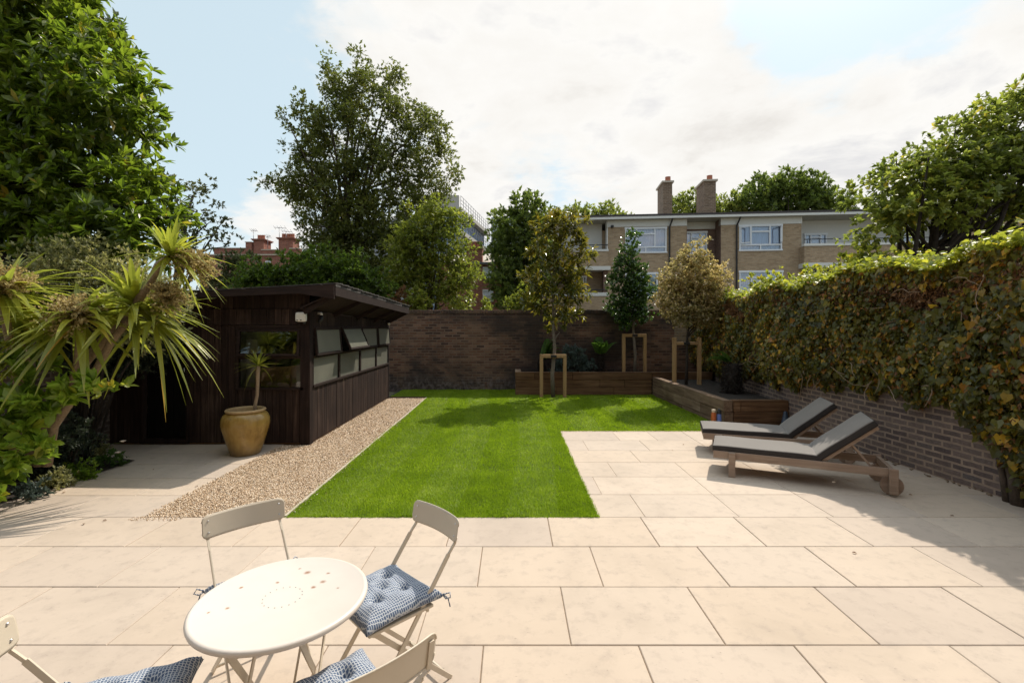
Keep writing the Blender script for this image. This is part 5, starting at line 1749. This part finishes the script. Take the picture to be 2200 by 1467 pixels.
for px, py, r, m, lab in ((815, 610, 34, 'leaf_ivy_hedge', 'green clump with rusty patches behind the shed eave'), (895, 645, 26, 'leaf_bright', 'bright green bush topping the back wall beside the shed'), (860, 640, 22, 'leaf_dead', 'brownish twiggy bush behind the end of the shed roof'), (1125, 635, 30, 'leaf_bright', 'yellow-green bush over the back wall by the magnolia'), (1045, 655, 12, 'leaf_bright', 'small sprig showing above the middle of the back wall')):
    c_ = at(px, py, 14.0)
    shrub('wall_top_bush', lab, 'shrub', (c_.x, 14.0, 0), blobs_px([(px, py, r), (px + r * .6, py + r * .7, r * .8), (px - r * .6, py + r * .7, r * .8)], 14.0, .4), m, 2.6, 5, 6, LEAF4, .11, .14, int(px) + 2, stems=4)
shrub('scrub_bush', 'olive scrubby bush in front of the red house', 'shrub', (-10.5, 16, 0), blobs_px([(490, 590, 44), (450, 600, 34), (530, 570, 30), (500, 560, 24)], 16, .6), 'leaf_wispy', 2.2, 5, 6, LEAF4, .13, .22, 120, stems=6)
tree('round_tree', 'dense dark rounded evergreen between the red house and the flats', (.6, 22, 0), at(1120, 500, 22), .16,
     blobs_px([(1130, 450, 36), (1160, 470, 34), (1085, 485, 36), (1120, 500, 56), (1070, 530, 34), (1160, 530, 40), (1095, 560, 50), (1130, 600, 56), (1080, 610, 34), (1110, 640, 50), (1165, 580, 30)], 22, 1.2),
     'leaf_dense', 4, 5, 6, LEAF4, .20, .35, 105, 12, 'bark_dark', shell=.3, lo=.2)
for i, (px, py, r, Y, lab) in enumerate(((1240, 475, 40, 44, 'far bright green tree at the left end of the flats roof'), (1310, 468, 36, 44, 'far yellow-green tree peeping over the flats roof'),
                                      (1485, 445, 40, 46, 'far green tree between the two chimneys'), (1560, 450, 36, 46, 'far green tree right of the second chimney'))):
    c_ = at(px, py, Y)
    tree('distant_tree', lab, (c_.x, Y, 0), c_, .3, blobs_px([(px, py, r), (px - r * .7, py + 12, r * .8), (px + r * .7, py + 14, r * .75), (px, py + 45, r)], Y, 1.6), 'leaf_far', 3.2, 5, 6, LEAF4, .34, .5, 130 + i, 6, 'bark_dark', group='trees beyond the flats', shell=.35)
c_ = at(1690, 430, 46)
tree('distant_tree', 'broad dark domed tree above the flats roof', (c_.x, 46, 0), c_, .4,
     blobs_px([(1690, 410, 50), (1640, 415, 45), (1745, 415, 48), (1600, 435, 35), (1790, 440, 40), (1700, 440, 70), (1630, 450, 45), (1770, 450, 50), (1830, 455, 26)], 46, 2.2), 'leaf_dense', 3.4, 5, 6, LEAF4, .36, .6, 140, 10, 'bark_dark', group='trees beyond the flats', shell=.35)
tree('garden_tree', 'spreading cherry-like tree with large drooping leaves behind the right wall', at(1960, 700, 8.8) * 1.0 - Vector((0, 0, 1.82)), at(2010, 440, 8.8), .13,
     blobs_px([(2190, 270, 80), (2120, 300, 60), (2075, 350, 60), (2010, 330, 34), (1990, 370, 44), (1925, 375, 40), (1890, 410, 36), (2140, 390, 90), (2040, 430, 70), (1950, 440, 55), (1900, 460, 44), (1880, 500, 34), (2200, 460, 90), (2110, 480, 60), (1990, 480, 40), (1865, 545, 22), (2180, 210, 34), (2080, 250, 30), (2250, 330, 100), (2150, 240, 40), (2060, 300, 50), (1960, 350, 40), (2060, 380, 70), (1950, 420, 60), (2170, 360, 80), (2000, 440, 60)], 8.8, .9),
     'leaf_cherry', 2.1, 5, 7, LEAF_OVAL, .115, .24, 106, 40, 'bark_dark', lo=.12, r1=.035, shell=.4, up=.0, droop=.3, sag=.02)
shrub('climbing_bush', 'loose green bush sprawling over the creeper beneath the cherry-like tree', 'shrub', (6.0, 8.8, 0), blobs_px([(1850, 560, 34), (1900, 570, 34), (1800, 575, 26), (1960, 560, 30), (1640, 600, 22), (1730, 590, 20), (1680, 605, 18)], 8.9, .4), 'leaf_creeper_top', 2.0, 4, 6, LEAF_OVAL, .085, .14, 150, stems=8)

rr = random.Random(44)
for px, py in ((142, 1058), (220, 1120), (425, 1046), (180, 1128), (330, 1010), (1445, 968), (1470, 955), (1830, 1188), (1960, 1065), (700, 1060), (2050, 1110)):
    Yd = 1842 / (py - 700)
    q = at(px, py, Yd)
    lf = thing('fallen_leaf', 'small dry leaf fallen on the paving or gravel', 'leaf', (q.x, q.y, .004), rr.uniform(0, 6), 'dry leaves fallen on the ground')
    V, T = scatter(LEAF_OVAL[0] * np.array([1.1, 1, 2.2]), LEAF_OVAL[1], np.array([[0, 0, .004]]), np.array([[0, 1.0, .05]]), np.array([[.1, 0, 1.0]]), .035)
    tri_mesh('blade', V, T, M['leaf_dead'], lf, {'rnd': np.full(len(V), rr.random())})

# ------------------------------------------------------------------ block of flats beyond the back wall
U = Vector((.9955, -.0953, 0)); NB = Vector((-.0953, -.9955, 0))
P0 = Vector((3.43, 26.73, 0))
flats = thing('flats', 'two-tone brown brick block of flats with white windows and a flat roof', 'building', P0, math.atan2(U.y, U.x))


def fs(px):
    k = (px - CX) / F
    return (P0.y * k - P0.x) / (.9955 + .0953 * k)


def fz(px, py):
    s = fs(px); Y = P0.y - .0953 * s
    return CAMH + (HY - py) / F * Y


# local frame: x along the facade, y into the building, z up
TOPZ = fz(1500, 470)
W0, W1 = fs(1143), fs(1306); W2, W3 = fs(1475), fs(1549); W4 = fs(1722); W5 = fs(2060); W6 = fs(2300)
zbal0, zbal1 = fz(1280, 540), fz(1280, 574)         # parapet of the upper balconies
mb = MB()
win = []


def wall_with_windows(mb, x0, x1, z0, z1, y0, th, ws):
    """brick wall pierced by windows (wx0,wx1,wz0,wz1), all in one column order"""
    xs_ = sorted({x0, x1} | {w[0] for w in ws} | {w[1] for w in ws})
    for a, b in zip(xs_[:-1], xs_[1:]):
        c_ = sorted([(w[2], w[3]) for w in ws if w[0] <= a + 1e-6 and w[1] >= b - 1e-6])
        z = z0
        for wa, wb in c_:
            if wa > z: mb.box(a, b, y0, y0 + th, z, wa)
            z = wb
        if z < z1: mb.box(a, b, y0, y0 + th, z, z1)


zf0, zf1 = fz(1390, 487), fz(1390, 472)
ww1 = (fs(1343), fs(1432), fz(1390, 543), fz(1390, 489))
ww2 = (fs(1588), fs(1680), fz(1635, 538), fz(1635, 483))
ww3 = (fs(1343), fs(1413), fz(1390, 640), fz(1390, 586))
ww4 = (fs(1588), fs(1682), fz(1635, 637), fz(1635, 582))
wall_with_windows(mb, W1, W2, 0, zf0, 0, .28, [ww1, ww3])
wall_with_windows(mb, W3, W4, 0, zf0, 0, .28, [ww2, ww4])
mb.box(W5, W6, 0, .28, 0, zf0)
mb.box(W0, W1 - .003, .9, 1.2, 0, zf0)      # back of the left loggia
mb.box(W0, W0 + .3, .0, .897, 0, zf0)
mb.box(W0, W6, 8.7, 9.0, 0, zf0)
mb.box(W0, W0 + .3, 1.203, 8.697, 0, zf0)
mb.build('brick_wall', M['brick_flats'], flats)
mb = MB()
mb.box(W1 - .25, W1 - .003, .0, .897, 0, zbal0)
wsr = (fs(1481), fs(1530), fz(1500, 545), fz(1500, 491))
mb.each('side_brick', M['brick_flats_dark'], flats)
mb = MB()
mb.box(W2 - .003, W2 + .02, .003, .9, 0, zf1 - .02); mb.box(W3 - .02, W3 + .003, .003, .9, 0, zf1 - .02)
mb.each('side_brick', M['brick_flats_dark'], flats)
mb = MB()
wall_with_windows(mb, W2 + .021, W3 - .021, 0, zf0 - .02, .9, .2, [wsr])
mb.build('stair_wall', M['brick_flats_dark'], flats)
MB().box(W2 + .021, W3 - .021, .88, 1.1, zf0 - .017, zf1 - .021).build('frieze', M['white_paint'], flats)
# loggias
mb = MB()
mb.box(W0 + .303, W1 - .253, .86, .897, zbal0, zf1 - .02)          # white upper back wall, left
mb.box(W1 - .06, W1 - .004, .0, .857, zbal0, zf1 - .02)
mb.box(W4 + .002, W5, 1.1, 1.2, zbal0 - .1, zf1 - .02)
mb.box(W4 + .002, W4 + .05, .1, 1.097, zbal0, zf1 - .02)
mb.each('loggia_lining', M['white_paint'], flats)
bz0, bz1 = fz(1280, 573), fz(1280, 541)
mb = MB()
mb.box(W0 + .31, W1 + .02, -.10, .05, bz0, bz1)
mb.box(W0 + .31, W1 + .02, -.10, .05, fz(1250, 700), fz(1250, 637))
mb.box(W4 - .12, W5, -.55, -.40, bz0, bz1 + .05)
mb.box(W4 - .12, W4 + .03, -.397, -.003, bz0, bz1 + .05)
mb.each('balcony_parapet', M['brick_flats'], flats)
mb = MB()
mb.box(W0 + .30, W1 + .12, -.25, .86, bz0 - .22, bz0 - .003)
mb.box(W0 + .30, W1 + .03, -.13, .08, bz1 + .003, bz1 + .12)
mb.box(W0 + .30, W1 + .03, -.13, .08, fz(1250, 636.5), fz(1250, 629))
mb.box(W4 - .16, W4 + 2.2, -.62, .9, bz0 - .25, bz0 - .003)
mb.box(W4 - .16, W5, -.60, -.36, bz1 + .053, bz1 + .18)
mb.each('balcony_edge', M['white_paint'], flats)
for (a, b, y, z) in ((W0 + .3, W1, -.03, bz1 + .36), (W4 - .1, W5, -.48, bz1 + .40)):
    mb = MB().box(a, b, y - .02, y + .02, z, z + .04)
    x = a + .15
    while x < b:
        mb.box(x, x + .02, y - .01, y + .01, bz1 + .12, z); x += 1.5
    mb.build('railing', M['dark_metal'], flats)
MB().box(W0 + .30, W1, -.05, -.02, fz(1250, 624), fz(1250, 622)).build('railing', M['dark_metal'], flats)
# white frieze, overhanging roof
mb = MB()
mb.box(W1 - .02, W2 + .02, -.03, .3, zf0 + .003, zf1 - .02)
mb.box(W3 - .02, W4 + .02, -.03, .3, zf0 + .003, zf1 - .02)
mb.box(W5, W6, -.03, .3, zf0 + .003, zf1 - .02)
mb.each('frieze', M['white_paint'], flats)
rf = MB().box(W0 - .4, W6, -.36, 9.3, zf1 + .10, zf1 + .18).build('roof', M['roof_felt'], flats)
MB().box(W0 - .42, W6, -.45, -.37, zf1 + .103, zf1 + .21).build('roof_edge', M['roof_edge'], rf)
MB().box(W0 - .40, W6, -.435, -.362, zf1 - .03, zf1 + .10).build('fascia', M['white_paint'], rf)
MB().box(W0 - .40, W6, -.355, 9.2, zf1 - .018, zf1 + .0).build('soffit', M['soffit'], rf)
mb = MB().box(fs(1372), fs(1505), 2.2, 6.0, zf1 + .183, zf1 + .55)
mb.build('roof_housing', M['stone_band'], rf)
for a, b, tz in ((1418, 1452, 386), (1508, 1548, 383)):
    x0_, x1_ = fs(a) + .30, fs(b) - .05
    z1_ = fz((a + b) / 2, tz)
    ch = MB().box(x0_, x1_, .6, 2.1, zf1 + .182, z1_).build('chimney', M['brick_chimney'], rf)
    mb = MB().box(x0_ - .08, x1_ + .08, .5, 2.2, z1_ + .002, z1_ + .10)
    mb.mat(1).lathe([(.16, .10), (.15, .42), (.16, .44), (.0005, .44)], ((x0_ + x1_) / 2 + .1, 1.0, z1_), 14)
    mb.build('chimney_cap', [M['stone_band'], M['terracotta']], ch)


def flat_window(w, y, open_=(), low=True):
    x0_, x1_, z0_, z1_ = w
    f = MB()
    t = .07
    f.box(x0_ - .03, x1_ + .03, y - .04, y + .1, z1_ - .09, z1_ + .02); f.box(x0_ - .03, x1_ + .03, y - .05, y + .1, z0_ - .03, z0_ + .05)
    f.box(x0_, x0_ + t, y - .03, y + .1, z0_ + .051, z1_ - .091); f.box(x1_ - t, x1_, y - .03, y + .1, z0_ + .051, z1_ - .091)
    zl = z0_ + (z1_ - z0_) * .22
    xa, xb = x0_ + (x1_ - x0_) * .28, x0_ + (x1_ - x0_) * .72
    f.box(x0_ + t, x1_ - t, y - .025, y + .09, zl - .04, zl + .04)
    for x in (xa, xb): f.box(x - .035, x + .035, y - .025, y + .09, zl + .041, z1_ - .091)
    f.box((x0_ + x1_) / 2 - .03, (x0_ + x1_) / 2 + .03, y - .025, y + .09, z0_ + .051, zl - .041)
    zt = z0_ + (z1_ - z0_) * .74
    f.box(xa + .036, xb - .036, y - .025, y + .09, zt - .04, zt + .04)
    for sx in open_:                      # casements swung outwards
        hx, d = (x0_ + .07, 1) if sx < 0 else (x1_ - .07, -1)
        L = (xa - x0_ - .1)
        ang = math.radians(38 if sx < 0 else 72)
        ex, ey = hx + d * L * math.cos(ang), y - .03 - L * math.sin(ang)
        q = lambda s, zz: (hx + (ex - hx) * s, y - .03 + (ey - y + .03) * s, zz)
        for (s0, s1, za, zb) in ((0, 1, zl + .05, zl + .12), (0, 1, z1_ - .16, z1_ - .10), (0, .09, zl + .12, z1_ - .16), (.91, 1, zl + .12, z1_ - .16)):
            a_, b_ = Vector(q(s0, za)), Vector(q(s1, za))
            n_ = Vector((b_.y - a_.y, a_.x - b_.x, 0)).normalized() * .02
            f.hexa([a_ - n_, b_ - n_, b_ + n_, a_ + n_] + [v + Vector((0, 0, zb - za)) for v in (a_ - n_, b_ - n_, b_ + n_, a_ + n_)])
    fo = f.build('window', M['white_frame'], flats)
    MB().box(x0_ + .02, x1_ - .02, y + .05, y + .056, z0_ + .05, z1_ - .09).build('pane', M['glass_flats'], fo)
    mb = MB()
    x = x0_ + .03
    k = 0
    while x < x1_ - .03:
        e = min(x + .09, x1_ - .03)
        mb.add([(x, y + .22 + .03 * (k % 2), z0_ + .02), (e, y + .22 + .03 * ((k + 1) % 2), z0_ + .02), (e, y + .22 + .03 * ((k + 1) % 2), z1_ - .05), (x, y + .22 + .03 * (k % 2), z1_ - .05)], [(0, 1, 2, 3)])
        x = e; k += 1
    mb.build('curtain', M['net_curtain'], fo)


flat_window(ww1, 0); flat_window(ww2, 0, (-1, 1)); flat_window(ww3, 0); flat_window(ww4, 0)
flat_window(wsr, .9)
flat_window((fs(1750), fs(1800), bz1 + .2, fz(1775, 494)), 1.03)
flat_window((fs(1940), fs(2000), bz1 + .2, fz(1975, 488)), 1.03)
flat_window((fs(1225), fs(1262), fz(1240, 632), fz(1240, 590)), .84)
for a in (1438, 1582):
    x = fs(a)
    MB().tube([(x + .12, -.3, zf1 + .02), (x + .1, -.2, zf1 - .12), (x, -.07, zf1 - .45), (x, -.06, 4.0), (x, -.06, 0)], .045, 8).build('drainpipe', M['dark_metal'], flats)
mb = MB().lathe([(.0005, 0), (.16, .05), (.17, .12), (.0005, .2)], (W0 + .0, -.3, 6.2), 14)
mb.build('satellite_dish', M['stone_band'], flats)
MB().bev(fs(1312), fs(1318), -.2, 0, fz(1315, 490), fz(1315, 485), .03).build('flood_lamp', M['dark_metal'], flats)
MB().box(W0 + .31, W6 - .3, 1.3, 8.6, .0, zf0 - .3).build('interior', M['room_dark'], flats)

# ------------------------------------------------------------------ red brick terrace far left
Yr = 36.0
rh = thing('red_brick_house', 'red brick house with two tall chimney stacks and roof aerials behind the shed', 'building', at(545, 700, Yr) * 1.0 - Vector((0, 0, CAMH)))
o_ = rh.location.copy()


def rx(px): return at(px, 700, Yr).x - o_.x
def rzz(py): return CAMH + (HY - py) / F * Yr


mb = MB()
mb.box(rx(430), rx(644), 0, 8, 0, rzz(546))
mb.box(rx(460), rx(530), -.02, .4, rzz(545.9), rzz(534)); mb.box(rx(528), rx(541), -.03, .5, rzz(545.9), rzz(521))
mb.box(rx(562), rx(598), -.02, .4, rzz(545.9), rzz(538)); mb.box(rx(622), rx(644), -.02, .4, rzz(545.9), rzz(535))
mb.build('wall', M['brick_red'], rh)
mb = MB()
mb.box(rx(430), rx(645), -.12, -.025, rzz(549), rzz(546.5))
mb.box(rx(460), rx(530), -.08, .46, rzz(533.9), rzz(532.5)); mb.box(rx(562), rx(598), -.08, .46, rzz(537.9), rzz(536)); mb.box(rx(622), rx(645), -.08, .46, rzz(534.9), rzz(533)); mb.box(rx(527), rx(541.5), -.08, .56, rzz(520.9), rzz(519.5))
mb.build('coping', M['stone_band'], rh)
for (a, b, zt, pots) in ((543, 565, 517, (549, 553.5, 559)), (597, 628, 514, (602, 608, 613, 618.5, 623.5))):
    mb = MB().box(rx(a), rx(b), .1, 1.2, rzz(546.2), rzz(zt))
    mb.box(rx(a) - .08, rx(b) + .08, .02, 1.28, rzz(zt + .1) + .01, rzz(zt - 2)); mb.box(rx(a) - .14, rx(b) + .14, -.04, 1.34, rzz(zt - 2.1), rzz(zt - 4))
    ch = mb.build('chimney', M['brick_red'], rh)
    for p_ in pots:
        MB().lathe([(.13, 0), (.11, .05), (.10, .30), (.12, .36), (.0005, .36)], (rx(p_), .5, rzz(zt - 4) + .002), 12).build('chimney_pot', M['terracotta'], ch)
for (px, pt, L, tilt) in ((540, 492, 14, .2), (571, 505, 10, .9), (596, 486, 26, .0), (611, 494, 22, 0)):
    mb = MB().tube([(rx(px), .3, rzz(546)), (rx(px), .3, rzz(pt))], .022, 5)
    mb.tube([(rx(px - L * .4), .3, rzz(pt + 1 + tilt * 3)), (rx(px + L * .6), .3, rzz(pt + 3 - tilt * 3))], .018, 5)
    for k in range(4):
        q = px - L * .4 + L * .3 * k
        mb.tube([(rx(q), .1, rzz(pt - 1.5)), (rx(q), .5, rzz(pt + 4))], .012, 4)
    mb.build('aerial', M['aerial'], rh)
for (a, b, c_, d_) in ((517, 529, 577, 563), (571, 582, 572, 561)):
    f = MB(); f.box(rx(a), rx(b), -.06, -.003, rzz(c_), rzz(d_))
    fo = f.build('window', M['white_frame'], rh)
    MB().box(rx(a) + .05, rx(b) - .05, -.066, -.061, rzz(c_) + .06, rzz(d_) - .06).build('pane', M['slate'], fo)

# red house with chimney between the trees
Yh = 24.0
hh = thing('red_brick_house', 'red brick house with a broad chimney and a white sash window between the two trees', 'building', at(1020, 700, Yh) - Vector((0, 0, CAMH)))
o2 = hh.location.copy()


def hx(px): return at(px, 700, Yh).x - o2.x
def hz(py): return CAMH + (HY - py) / F * Yh


mb = MB().box(hx(940), hx(1120), 0, 6, 0, hz(568))
mb.build('wall', M['brick_red'], hh)
mb = MB().box(hx(1002), hx(1036), -.05, .8, hz(567.5), hz(535))
mb.box(hx(1001), hx(1037), -.10, .85, hz(534.9), hz(530))
ch = mb.build('chimney', M['brick_red'], hh)
for p_ in (1006, 1013, 1020, 1026, 1032):
    MB().lathe([(.10, 0), (.08, .06), (.07, .24), (.10, .3), (.0005, .3)], (hx(p_), .3, hz(530) + .002), 10).build('chimney_pot', M['terracotta'], ch)
MB().hexa([(hx(940), .2, hz(567)), (hx(1120), .2, hz(567)), (hx(1120), 6, hz(567)), (hx(940), 6, hz(567)), (hx(940), 2.8, hz(528)), (hx(1120), 2.8, hz(528)), (hx(1120), 3.2, hz(528)), (hx(940), 3.2, hz(528))]).build('roof', M['stone_band'], hh)
MB().box(hx(940), hx(1120), -.16, -.003, hz(568), hz(564)).build('gutter', M['slate'], hh)
for (a, b, c_, d_) in ((1037, 1060, 598, 574), (1037, 1060, 648, 622)):
    f = MB()
    x0_, x1_, z0_, z1_ = hx(a), hx(b), hz(c_), hz(d_)
    f.box(x0_, x1_, -.05, -.002, z0_, z0_ + .06); f.box(x0_, x1_, -.05, -.002, z1_ - .06, z1_); f.box(x0_, x0_ + .05, -.05, -.002, z0_ + .06, z1_ - .06); f.box(x1_ - .05, x1_, -.05, -.002, z0_ + .06, z1_ - .06)
    f.box(x0_ + .05, x1_ - .05, -.045, -.002, (z0_ + z1_) / 2 - .02, (z0_ + z1_) / 2 + .02); f.box((x0_ + x1_) / 2 - .015, (x0_ + x1_) / 2 + .015, -.04, -.002, z0_ + .06, (z0_ + z1_) / 2 - .02)
    fo = f.build('window', M['white_frame'], hh)
    MB().box(x0_ + .05, x1_ - .05, -.02, -.012, z0_ + .06, z1_ - .06).build('pane', M['net_curtain'], fo)

# grey and glass office behind the tall tree
g = thing('office_block', 'grey and blue glass office block with receding white balconies behind the tall tree', 'building', (-4.55, 40, 0))


def q3(px, py, Y):
    p_ = at(px, py, Y); return Vector((p_.x + 4.55, Y - 40, p_.z))


ztop = CAMH + 280 / F * 40
x2, y2_ = -3.0 + 4.55, 11.0
mb = MB()
mb.hexa([(-3.6, 0, 0), (0, 0, 0), (x2, y2_, 0), (-3.6, y2_, 0), (-3.6, 0, ztop - 1.0), (0, 0, ztop - 1.0), (x2, y2_, ztop - 1.0), (-3.6, y2_, ztop - 1.0)])
mb.build('glazed_block', M['curtain_glazing'], g)
mb = MB()
mb.box(-3.7, .05, -.05, .3, ztop - .997, ztop)
for z in (ztop - 1.0, ztop - 2.9, ztop - 5.0):
    mb.hexa([(-.5, -.1, z - .35), (.25, -.1, z - .35), (x2 + .6, y2_, z - .35), (x2 - .3, y2_, z - .35), (-.5, -.1, z), (.25, -.1, z), (x2 + .6, y2_, z), (x2 - .3, y2_, z)])
mb.build('balcony_slab', M['soffit'], g)
for z in (ztop - 1.0, ztop - 2.9, ztop - 5.0):
    mb = MB()
    for k in range(14):
        t_ = k / 13
        x, y = .2 + (x2 + .3) * t_, -.05 + y2_ * t_
        mb.tube([(x, y, z), (x, y, z + .95)], .02, 4)
    for h in (.32, .62, .95): mb.tube([(.2, -.05, z + h), (x2 + .5, y2_ - .05, z + h)], .022, 4)
    mb.build('railing', M['slate'], g)
MB().box(-12.3, -3.71, 1.0, 12, 0, q3(680, 472, 41).z).build('grey_wing', M['grey_render'], g)
MB().box(x2 + .7, x2 + 9, y2_ + 1, y2_ + 9, 0, q3(1045, 467, 52).z).build('rear_wing', M['grey_render'], g)
MB().hexa([(-1, -.6, 0), (.8, -.6, 0), (2.3, 10, 0), (-1, 10, 0), (-1, -.6, ztop - 5.6), (.8, -.6, ztop - 5.6), (2.3, 10, ztop - 5.6), (-1, 10, ztop - 5.6)]).build('brick_base', M['brick_red'], g)


# ------------------------------------------------------------------ unseen house behind the viewer, added to block and warm the light
ho = thing('added_rear_house', 'unseen brown brick house added behind the viewer to block and warm the light', 'house', (0, -1.6, 0))
mb = MB()
ows = [(-4.6, -2.2, .0, 2.3), (-1.2, 1.6, .0, 2.3), (2.8, 4.6, .9, 2.3), (-4.2, -2.8, 3.4, 5.1), (-.5, .9, 3.4, 5.1), (3.0, 4.4, 3.4, 5.1), (-4.2, -2.8, 6.2, 7.7), (-.5, .9, 6.2, 7.7), (3.0, 4.4, 6.2, 7.7)]
wall_with_windows(mb, -6.6, 6.2, 0, 9.2, -.3, .3, ows)
mb.box(-6.6, 6.2, -7, -6.7, 0, 9.2)
mb.build('wall', M['brick_chimney'], ho)
for w_ in ows:
    f = MB()
    for b_ in ((w_[0], w_[0] + .07, w_[2], w_[3]), (w_[1] - .07, w_[1], w_[2], w_[3]), (w_[0] + .071, w_[1] - .071, w_[3] - .08, w_[3]), (w_[0] + .071, w_[1] - .071, w_[2], w_[2] + .09), ((w_[0] + w_[1]) / 2 - .03, (w_[0] + w_[1]) / 2 + .03, w_[2] + .091, w_[3] - .081)):
        f.box(b_[0], b_[1], -.2, -.12, b_[2], b_[3])
    fo = f.build('window' if w_[2] > .1 else 'door', M['white_frame'], ho)
    MB().box(w_[0] + .05, w_[1] - .05, -.165, -.155, w_[2] + .05, w_[3] - .05).build('pane', M['glass_clear'], fo)
MB().box(-6.5, 6.1, -6.6, -.9, .0, 9.1).build('interior', M['room_dark'], ho)
MB().hexa([(-6.7, -7.2, 9.2), (6.3, -7.2, 9.2), (6.3, .15, 9.2), (-6.7, .15, 9.2), (-6.7, -3.6, 11.2), (6.3, -3.6, 11.2), (6.3, -3.4, 11.2), (-6.7, -3.4, 11.2)]).build('roof', M['slate'], ho)


# ------------------------------------------------------------------ move the origin of every thing built in world coordinates to its base
bpy.context.view_layer.update()
for o in [o for o in C.objects if o.parent is None and o.type == 'EMPTY' and o.location.length < 1e-6]:
    pts_ = [ch.matrix_world @ Vector(c_) for ch in o.children_recursive if ch.type == 'MESH' for c_ in ch.bound_box]
    lo = Vector([min(p_[i] for p_ in pts_) for i in range(3)]); hi = Vector([max(p_[i] for p_ in pts_) for i in range(3)])
    b_ = Vector(((lo.x + hi.x) / 2, (lo.y + hi.y) / 2, max(lo.z, 0)))
    for ch in o.children: ch.location = ch.location - b_
    o.location = b_
print('foliage triangles', NLEAF[0])
